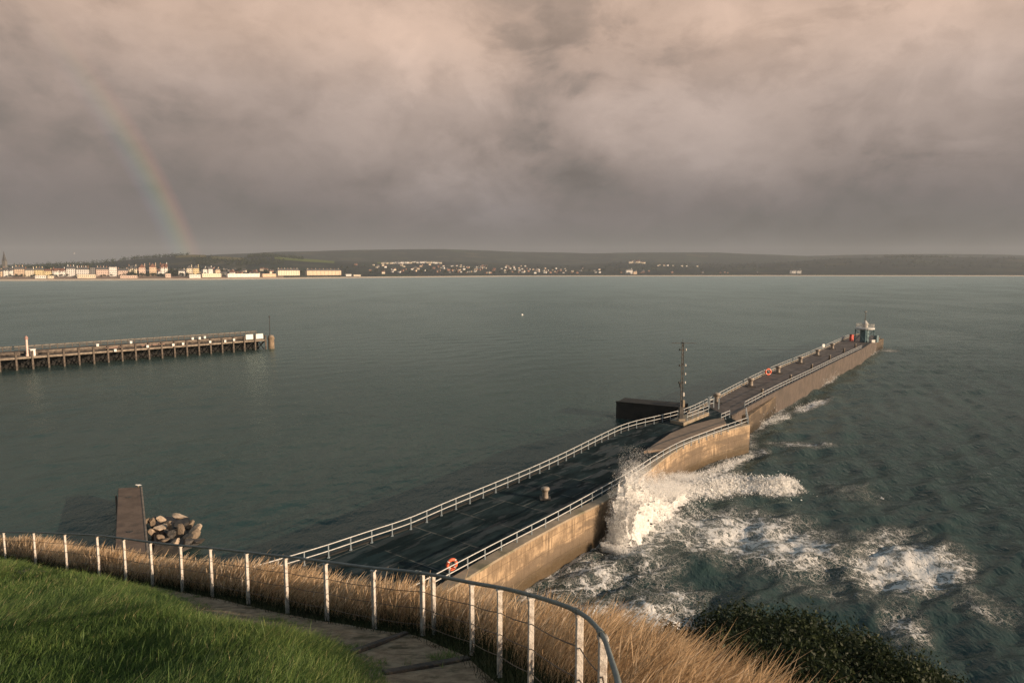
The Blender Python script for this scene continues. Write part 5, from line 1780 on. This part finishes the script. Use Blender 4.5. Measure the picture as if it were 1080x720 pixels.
def ground_z(x, y):
    d, s = dist_line(x, y, FL)
    d = d * s * -1.0
    # FL runs from far left towards the camera: sea side is on the left of it
    pathw = np.interp(y, [0, 7, 11, 16], [1.45, 1.38, 1.15, 0.28])
    bank = 0.34 * sstep(0, 1.3, -d - pathw)
    z = plane_z(x, y) + bank
    dd = np.maximum(0, d - 0.55)
    z = z - np.where(dd < 3, 0.10 * dd * dd + 0.25 * dd, 0.10 * 9 + .75 + (dd - 3) * 0.85)
    z = z + (0.05 * np.sin(x * 1.3 + y * 0.7) * np.sin(y * 0.9 - x * 0.4) + 0.025 * np.sin(3.1 * x) * np.sin(2.7 * y + 1)) * np.where(np.abs(d) < 1.3, 0.3, 1.0)
    return np.maximum(z, -3.0), d


gx = np.concatenate([np.linspace(-70, -26, 45)[:-1], np.linspace(-26, 14, 200), np.linspace(14, 60, 47)[1:]])
gy = np.concatenate([np.linspace(-30, -2, 29)[:-1], np.linspace(-2, 30, 190), np.linspace(30, 70, 60)[1:]])
GY, GX = np.meshgrid(gy, gx, indexing='ij')
GZ, _ = ground_z(GX, GY)
SOIL = pmat('headland_turf_soil', (0.030, 0.040, 0.014, 1), (0.055, 0.055, 0.022, 1), 1.5, 0.95, 0.5, 6, (0.045, 0.038, 0.022, 1), 0.6, coords='Position', spec=0.1)
tag(fast_mesh('ground', np.stack([GX, GY, GZ], -1).reshape(-1, 3), grid_faces(*GX.shape), SOIL, smooth=True), kind='structure')

# trodden path beside the fence
GRAVEL = pmat('trodden_gravel', (0.25, 0.185, 0.125, 1), (0.42, 0.32, 0.22, 1), 6, 0.95, 1.0, 30, (0.12, 0.10, 0.062, 1), 2.2, coords='Position', spec=0.1)
fl2 = resample([Vector((a, b, 0)) for a, b in FL[1:]], 0.2)
fl2 = smooth_line(fl2, 0.2, 1)
vs = []
nw = 14
for p in fl2:
    pass
lines = [offset_line(fl2, 0.12 + 1.85 * j / (nw - 1)) for j in range(nw)]
arr = np.array([[(q.x, q.y) for q in ln] for ln in lines])          # nw, n, 2
pz, _ = ground_z(arr[..., 0], arr[..., 1])
pv = np.concatenate([arr, (pz + 0.02)[..., None]], -1).transpose(1, 0, 2).reshape(-1, 3)
tag(fast_mesh('path', pv, grid_faces(len(fl2), nw), GRAVEL, smooth=True), kind='structure')
for (a, b_, lab) in (((369, 692), (428, 670), 'upper dark timber step edging across the sloping path'), ((404, 713), (494, 696), 'lower dark timber step edging across the path, nearest the camera')):
    def gpt(px, py):
        sb = -slope_at(py)
        y = (CAM_Z - C_) / (sb - K_)
        u, f, q = ray(px, py)
        return Vector((u / f * y, y, 0))
    A, Bq = gpt(*a), gpt(*b_)
    for q in (A, Bq):
        q.z = float(ground_z(np.array([q.x]), np.array([q.y]))[0][0])
    mid = (A + Bq) / 2
    dz = Bq - A
    o = MB().box((0, 0, 0.0), (dz.length, 0.09, 0.12)).build('timber_step', pmat('dark_sleeper', (0.035, 0.032, 0.028, 1), (0.07, 0.06, 0.05, 1), 4, 0.85, 0.4, 20), bevel=0.012)
    o.location = mid + Vector((0, 0, 0.0))
    o.rotation_euler = (0, -math.atan2(dz.z, math.hypot(dz.x, dz.y)), math.atan2(dz.y, dz.x))
    tag(o, lab, 'step', 'timber path steps')

# path fence
PAINT = pmat('flaking_white_post', (0.46, 0.42, 0.37, 1), (0.66, 0.62, 0.56, 1), 9, 0.7, 0.4, 30, (0.22, 0.15, 0.10, 1), 5.0)
RAILM = pmat('grey_green_pipe', (0.13, 0.155, 0.15, 1), (0.20, 0.22, 0.21, 1), 6, 0.45, 0.1, 20)
WIRE = pmat('rusty_wire', (0.10, 0.075, 0.055, 1), (0.17, 0.12, 0.085, 1), 8, 0.6)
fo = FENCE[0]
fence = empty('path_fence', (fo[0], fo[1], float(plane_z(*fo[:2]))), 0, 'white posted fence with a grey pipe rail curving down beside the path', 'fence')
org = Vector(fence.location)
tops = []
for i, (x, y, zt) in enumerate(FENCE):
    zb = float(ground_z(np.array([x]), np.array([y]))[0][0]) - 0.25
    if i == 14:
        x, y = x + 0.05, y + 0.25
        zt -= 0.10
    nx_ = FENCE[min(i + 1, len(FENCE) - 1)]
    pv_ = FENCE[max(i - 1, 0)]
    a = math.atan2(nx_[1] - pv_[1], nx_[0] - pv_[0])
    wid = 0.062 if y > 9 else 0.047
    lean = random.uniform(-0.012, 0.012)
    MB().box((0, 0, 0), (wid, 0.055, zt - zb - 0.05), a, ry=lean).box((0, 0, (zt - zb) / 2 - 0.035), (wid + .02, 0.07, 0.025), a).build('post', PAINT, fence, bevel=0.006).location = Vector((x, y, (zt + zb) / 2)) - org
    if i != 14:
        tops.append(Vector((x, y, zt)))
tops += [at_depth(644.5, 695, 3.55), at_depth(653, 720, 3.2), at_depth(657, 760, 2.75), at_depth(650, 830, 2.2)]
rail_pts = smooth_line(tops, 0.12, 2)
MB().tube([p - org for p in rail_pts], [float(np.interp(p.y, [4, 9], [0.017, 0.025])) for p in rail_pts], 10).build('top_rail', RAILM, fence, smooth=True)
for i, (x, y, zt) in enumerate(FENCE):
    if i in (13, 17, 18, 19):
        p = min(rail_pts, key=lambda q: (q.x - x) ** 2 + (q.y - y) ** 2)
        k = rail_pts.index(p)
        d = (rail_pts[min(k + 1, len(rail_pts) - 1)] - rail_pts[max(0, k - 1)]).normalized()
        MB().tube([p - d * 0.06 - org, p + d * 0.06 - org], 0.033 if y > 8 else 0.023, 10).build('rail_collar', RAILM, fence, smooth=True)
for hgt_ in (0.30, 0.56, 0.82):
    wp = []
    for a, b_ in zip(tops[:-4], tops[1:-3]):
        for k in range(4):
            q = a.lerp(b_, k / 4)
            wp.append(q - Vector((0, 0, hgt_ + 0.02 * math.sin(k / 4 * math.pi))) - org)
    MB().tube(wp, 0.006, 4).build('wire', WIRE, fence)


# ------------------------------------------------------------------ grass
def blades(name, pos, h, lean, w_, tint, mat, prof=(1, 0.85, 0.55, 0.08), bend=1.6):
    n = len(pos)
    k = len(prof)
    ang = RNG.uniform(0, math.pi, n)
    wx, wy = np.cos(ang), np.sin(ang)
    lv = []
    for j, pw_ in enumerate(prof):
        t = j / (k - 1)
        c = pos.copy()
        c[:, 0] += lean[:, 0] * h * t ** bend
        c[:, 1] += lean[:, 1] * h * t ** bend
        ll = np.hypot(lean[:, 0], lean[:, 1])
        c[:, 2] += h * t * (1 - 0.22 * np.minimum(ll, 1.5) * t)
        a = c.copy()
        a[:, 0] -= wx * w_ * pw_ / 2
        a[:, 1] -= wy * w_ * pw_ / 2
        b = c.copy()
        b[:, 0] += wx * w_ * pw_ / 2
        b[:, 1] += wy * w_ * pw_ / 2
        lv += [a, b]
    v = np.stack(lv, 1).reshape(-1, 3)
    base_ = np.arange(n)[:, None] * (2 * k)
    f = np.concatenate([base_ + np.array([2 * j, 2 * j + 1, 2 * j + 3, 2 * j + 2])[None] for j in range(k - 1)], 0)
    return fast_mesh(name, v, f, mat, None, {'tint': np.repeat(tint, 2 * k)})


def fld(x, y, seed, fq=0.6):
    r_ = np.random.default_rng(seed)
    o = np.zeros_like(x)
    for k in range(8):
        a = r_.uniform(0, 6.28)
        q = fq * 1.55 ** k
        o += np.sin((x * math.cos(a) + y * math.sin(a)) * q + r_.uniform(0, 6.28)) / 1.3 ** k
    return o / 2.4


GREEN = leaf_mat('green_grass_blades', [(0.0, (0.040, 0.082, 0.022, 1)), (0.4, (0.115, 0.195, 0.052, 1)), (0.72, (0.225, 0.295, 0.090, 1)), (0.90, (0.33, 0.34, 0.13, 1)), (1.0, (0.46, 0.38, 0.20, 1))], 0.42, 0.5, 0.3)
UNDER = leaf_mat('shaded_undergrowth_blades', [(0.0, (0.010, 0.016, 0.006, 1)), (0.6, (0.026, 0.036, 0.013, 1)), (1.0, (0.07, 0.075, 0.03, 1))], 0.2, 0.7, 0.15)  # near-black tones stand in for shade low in the grass
STRAW = leaf_mat('dry_grass_blades', [(0.0, (0.28, 0.19, 0.11, 1)), (0.35, (0.54, 0.375, 0.215, 1)), (0.7, (0.70, 0.52, 0.33, 1)), (1.0, (0.80, 0.66, 0.50, 1))], 0.45, 0.6, 0.2)


def sample_area(n, x0, x1, y0, y1, cond):
    xs, ys = RNG.uniform(x0, x1, n), RNG.uniform(y0, y1, n)
    z, d = ground_z(xs, ys)
    k = cond(xs, ys, d)
    return xs[k], ys[k], z[k], d[k]


# short green turf, thicker near the camera
xs_all, ys_all, zs_all, hs, ds_all = [], [], [], [], []
for (x0, y0, y1, n) in ((-27, 4.5, 9, 420000), (-27, 9, 14, 300000), (-27, 14, 34, 420000), (-34, 3.5, 16, 220000)):
    x, y, z, d = sample_area(n, x0, 0.5, y0, y1, lambda x, y, d: (d < -np.interp(y, [0, 7, 11, 16], [1.40, 1.30, 1.06, 0.2]) + 0.10 * np.sin(2.3 * x + 1.7 * y) + 0.06 * np.sin(7 * x - 5 * y)) & ((x > -0.86 * y - 1.5) | (x0 < -30)) & (x < 0.2 * y))
    xs_all.append(x); ys_all.append(y); zs_all.append(z); ds_all.append(d)
x, y, z, d = map(np.concatenate, (xs_all, ys_all, zs_all, ds_all))
n = len(x)
tuft = fld(x, y, 1, 1.1)
tuft2 = fld(x, y, 2, 0.35)
h = np.clip(0.10 + 0.065 * tuft + 0.04 * tuft2 + RNG.normal(0, 0.06, n), 0.05, 0.45)
h *= np.clip((-d - np.interp(y, [0, 7, 11, 16], [1.3, 1.2, 0.95, 0.08])) / 0.6, 0.38, 1)
la = 0.5 + 0.35 * fld(x, y, 4, 0.8)
th = R(25) + 1.1 * fld(x, y, 5, 0.7)
lean = np.stack([np.cos(th) * la, np.sin(th) * la], 1) + RNG.normal(0, 0.35, (n, 2))
tint = np.clip(0.42 + 0.18 * tuft2 + 0.14 * tuft + RNG.normal(0, 0.20, n), 0, 1)
dry = RNG.random(n) < np.clip(0.035 + 0.05 * fld(x, y, 8, 0.5), 0.005, 0.2)
tint[dry] = 0.97
wd_ = RNG.uniform(0.005, 0.011, n) * np.clip(y / 9, 1.0, 2.2) * np.where(x < -0.86 * y - 1.5, 1.8, 1.0)
tag(blades('grass', np.stack([x, y, z - 0.01], 1), h, lean, wd_, tint, GREEN), 'short green turf on the slope', 'grass', kind='stuff')

x, y, z, d = sample_area(900000, -16, 1.0, 4.5, 17, lambda x, y, d: (d < -0.25) & (d > -1.5) & (x > -0.86 * y - 1.5) & (fld(x, y, 61, 1.4) + 0.6 * fld(x, y, 62, 4.0) - 0.5 * (1 - np.abs(d + 0.85) / 0.6) > 0.62))
n = len(x)
tag(blades('grass', np.stack([x, y, z - 0.01], 1), np.clip(RNG.normal(0.075, 0.03, n), 0.02, 0.16), RNG.normal(0, 0.6, (n, 2)), RNG.uniform(0.004, 0.009, n), np.clip(RNG.normal(0.45, 0.22, n), 0, 1), GREEN), 'short grass tufts creeping over the path edges', 'grass', kind='stuff')

# rank undergrowth along the fence foot, shade put into its dark colour
x, y, z, d = sample_area(420000, -27, 9, 1.5, 30, lambda x, y, d: (((d > -0.28) & (d < 0.75)) | ((d > 0.75) & (RNG.random(len(d)) < 0.22) & (d < 3.6))) & (x > -0.86 * y - 1.5))
n = len(x)
h = np.clip(RNG.normal(0.29, 0.10, n) * (1 + 0.30 * fld(x, y, 12, 0.9)) * np.where(d < -0.05, 0.5, 1.0), 0.05, 0.7)
lean = RNG.normal(0, 0.5, (n, 2))
tint = np.clip(0.22 + RNG.normal(0, 0.14, n), 0, 0.85)
tag(blades('undergrowth', np.stack([x, y, z - 0.02], 1), h, lean, RNG.uniform(0.005, 0.010, n), tint, UNDER), 'rank grass coloured dark for its shade along the foot of the fence', 'undergrowth', kind='stuff')

# tall straw coloured grass beyond the fence
x, y, z, d = sample_area(1150000, -28, 7, 1.2, 31, lambda x, y, d: (d > 0.25) & (d < np.interp(y, [4, 8, 11, 20], [4.2, 3.6, 2.6, 2.4]) + 0.0 * x) & (x > -0.9 * y - 1.5) & (RNG.random(len(d)) < np.clip((d - 0.1) / 0.6, 0, 1)))
cl2 = fld(x, y, 21, 1.2)
keep = RNG.random(len(x)) < np.clip(0.66 + 0.42 * cl2, 0.12, 1) * np.where(y < 9, 0.6, 1.0)
x, y, z, d, cl2 = x[keep], y[keep], z[keep], d[keep], cl2[keep]
n = len(x)
h = np.clip((0.80 + 0.16 * cl2 + 0.14 * fld(x, y, 22, 0.4) + RNG.normal(0, 0.12, n)) * np.interp(d, [0.25, 0.8, 1.6], [0.55, 0.9, 1.0]), 0.2, 1.25)
thl = R(10) + 0.9 * fld(x, y, 23, 0.5)
ll = 0.42 + 0.18 * fld(x, y, 24, 0.9)
lean = np.stack([np.cos(thl) * ll, np.sin(thl) * ll], 1) + RNG.normal(0, 0.20, (n, 2))
tint = np.clip(0.52 + 0.20 * fld(x, y, 25, 0.8) + RNG.normal(0, 0.25, n), 0, 1)
wd_ = RNG.uniform(0.004, 0.008, n) * np.clip(y / 9, 0.9, 1.7)
tag(blades('dry_grass', np.stack([x, y, z - 0.02], 1), h, lean, wd_, tint, STRAW, (0.9, 0.8, 0.6, 0.5, 2.0, 0.3), 1.8), 'tall straw coloured grass beyond the fence', 'grass', kind='stuff')

# a few green weeds standing at the path edge
wx = [(190, 606), (152, 618), (405, 690)]

# ------------------------------------------------------------------ bush on the slope
BUSHM = leaf_mat('bush_leaves', [(0.0, (0.010, 0.017, 0.008, 1)), (0.6, (0.024, 0.036, 0.015, 1)), (0.88, (0.048, 0.062, 0.024, 1)), (1.0, (0.085, 0.10, 0.045, 1))], 0.25, 0.55, 0.18)
bush = empty('evergreen_bush', (5.4, 13.0, 17.0), 0, 'broad dark evergreen bush on the cliff edge beside the dry grass', 'bush')
bo = np.array(bush.location)
outline = [(700, 664), (725, 650), (760, 641), (800, 633), (840, 638), (880, 650), (920, 668), (960, 684), (1000, 702), (1026, 722)]
rs = np.random.default_rng(31)
pp, tn = [], []
lob = []
for i in range(46):
    q = rs.uniform(0, 1)
    px = 706 + (1012 - 706) * q
    py = np.interp(px, [a for a, b in outline], [b for a, b in outline])
    yy = rs.uniform(11.0, 14.5)
    r_ = rs.uniform(0.55, 1.05) * (0.75 if q > 0.85 or q < 0.06 else 1.0)
    top = at_depth(px, py + rs.uniform(2, 16) * (1 if i % 3 else 3), yy)
    lob.append((np.array((top.x, top.y, top.z - r_)), r_))
for i in range(40):
    q = rs.uniform(0, 1)
    px = 722 + (1020 - 722) * q
    py = np.interp(px, [a for a, b in outline], [b for a, b in outline]) + rs.uniform(20, 90)
    yy = rs.uniform(9.6, 12.0)
    r_ = rs.uniform(0.5, 0.9)
    top = at_depth(px, py, yy)
    lob.append((np.array((top.x, top.y, top.z - r_)), r_))
for c, r_ in lob:
    n = int(1900 * r_ ** 2) + 200
    d = rs.normal(0, 1, (n, 3))
    d /= np.linalg.norm(d, axis=1)[:, None]
    d[:, 2] = np.abs(d[:, 2]) * 1.0 - 0.25 * (rs.random(n) < 0.5)
    rad = r_ * (0.62 + 0.42 * rs.random(n) ** 0.8) * (1 + 0.18 * np.sin(d[:, 0] * 5 + c[0] * 3) * np.sin(d[:, 1] * 6 + c[1]))
    pp.append(c + d * rad[:, None])
    tn.append(np.clip(rs.beta(1.6, 2.6, n) + 0.15 * math.sin(c[0] * 4) , 0, 1))
pp, tn = np.concatenate(pp), np.concatenate(tn)
v, f = leaf_cards(pp - bo, 0.040, rs)
fast_mesh('crown', v, f, BUSHM, bush, {'tint': np.repeat(tn, 4)})
mb = MB()
for c, r_ in lob[::2]:
    a = Vector(c - bo)
    g = Vector((a.x * 0.6, a.y * 0.6 + 0.2, -2.2))
    mb.tube([g, g.lerp(a, 0.5) + Vector((0.1, -0.1, 0.1)), a], [0.07, 0.045, 0.012], 5)
mb.build('stem', BARK, bush)
# long sprays that break the outline
tw_p = []
for i in range(160):
    c, r_ = lob[rs.integers(0, 46)]
    d = Vector((rs.normal(0, .5), rs.normal(0, .5), 1.0)).normalized()
    L_ = r_ + rs.uniform(0.15, 0.4)
    for k in range(9):
        tw_p.append(c + np.array(d) * (r_ * 0.8 + (L_ - r_ * 0.8) * k / 8) + rs.normal(0, 0.03, 3))
tw_p = np.array(tw_p)
v, f = leaf_cards(tw_p - bo, 0.036, rs)
fast_mesh('shoots', v, f, BUSHM, bush, {'tint': np.repeat(np.clip(rs.beta(2, 2, len(tw_p)), 0, 1), 4)})

# ------------------------------------------------------------------ gulls and a buoy
GULLW = pmat('white_feathers', (0.75, 0.74, 0.72, 1), (0.82, 0.81, 0.79, 1), 6, 0.7)
GULLG = pmat('grey_feathers', (0.35, 0.36, 0.38, 1), (0.42, 0.43, 0.45, 1), 6, 0.7)
BEAK = pmat('yellow_beak', (0.6, 0.4, 0.05, 1), (0.65, 0.45, 0.1, 1), 6, 0.5)


def gull(loc, rz, flying, label, s=1.0):
    root = empty('seagull', loc, rz, label, 'gull')
    root.scale = (s, s, s)
    prof = [(-0.26, 0.01, 0), (-0.18, 0.035, 0), (-0.08, 0.075, 0), (0.04, 0.085, 0.0), (0.13, 0.06, 0.03), (0.19, 0.045, 0.06), (0.24, 0.04, 0.075), (0.275, 0.02, 0.07)]
    MB().tube([(a, 0, c + 0.2) for a, b, c in prof], [b for a, b, c in prof], 10).build('body', GULLW, root, smooth=True)
    MB().tube([(0.27, 0, 0.27), (0.33, 0, 0.255)], [0.014, 0.004], 6).build('beak', BEAK, root)
    for sd in (-1, 1):
        if flying:
            pts_ = [(0.10, 0.05, .23), (0.12, 0.32, .36), (0.03, 0.66, .30), (-0.03, 0.62, .295), (-0.02, 0.34, .345), (-0.07, 0.06, .22)]
        else:
            pts_ = [(0.10, 0.075, .24), (0.0, 0.095, .25), (-0.30, 0.03, .19), (-0.20, 0.06, .17), (0.0, 0.09, .17), (0.09, 0.08, .19)]
        vs = [(a, sd * b, c) for a, b, c in pts_] + [(a, sd * b, c - 0.012) for a, b, c in pts_]
        fs = [tuple(range(6)), tuple(reversed(range(6, 12)))] + [(i, (i + 1) % 6, 6 + (i + 1) % 6, 6 + i) for i in range(6)]
        MB().add(vs, fs).build('wing', GULLG, root)
    if not flying:
        for sd in (-1, 1):
            MB().tube([(0, sd * 0.03, 0), (0, sd * 0.03, 0.14)], 0.008, 5).build('leg', BEAK, root)
    return root


gull(P(146.2, 513.4, JZ + 0.12), R(200), False, 'white gull standing at the outer end of the concrete jetty', 1.1)
gull(at_depth(78, 268, 120), R(20), True, 'gull flying in the sky above the far town', 0.6)
gull(at_depth(930.5, 527, 75), R(160), True, 'gull flying low over the rough sea beyond the foam', 0.8)
q = P(550.5, 332.5, 0)
by_ = empty('white_buoy', q, 0, 'small white buoy alone on the calm water', 'buoy')
MB().lathe([(0.3, -0.3), (0.7, 0.0), (0.75, 0.4), (0.4, 0.8), (0.12, 1.0)], n=14).build('float', WHITEP, by_, smooth=True)
MB().tube([(0, 0, 0.9), (0, 0, 1.9)], 0.06, 6).build('pole', IRON, by_)

# ------------------------------------------------------------------ haze over the bay
hz = bpy.data.materials.new('bay_haze')
hz.use_nodes = True
hn = NT(hz.node_tree)
hn.n.clear()
ho = hn.new('ShaderNodeOutputMaterial')
pv_ = hn.new('ShaderNodeVolumePrincipled')
pv_.inputs['Color'].default_value = (0.62, 0.68, 0.74, 1)
pv_.inputs['Density'].default_value = 0.000085
pv_.inputs['Anisotropy'].default_value = 0.0
hn.l.new(pv_.outputs[0], ho.inputs['Volume'])
tag(MB().box((0, 4500, (HAZE_TOP - 6) / 2), (60000, 9400, HAZE_TOP + 6)).build('haze', hz), 'thin grey haze over the bay', 'haze', kind='stuff')
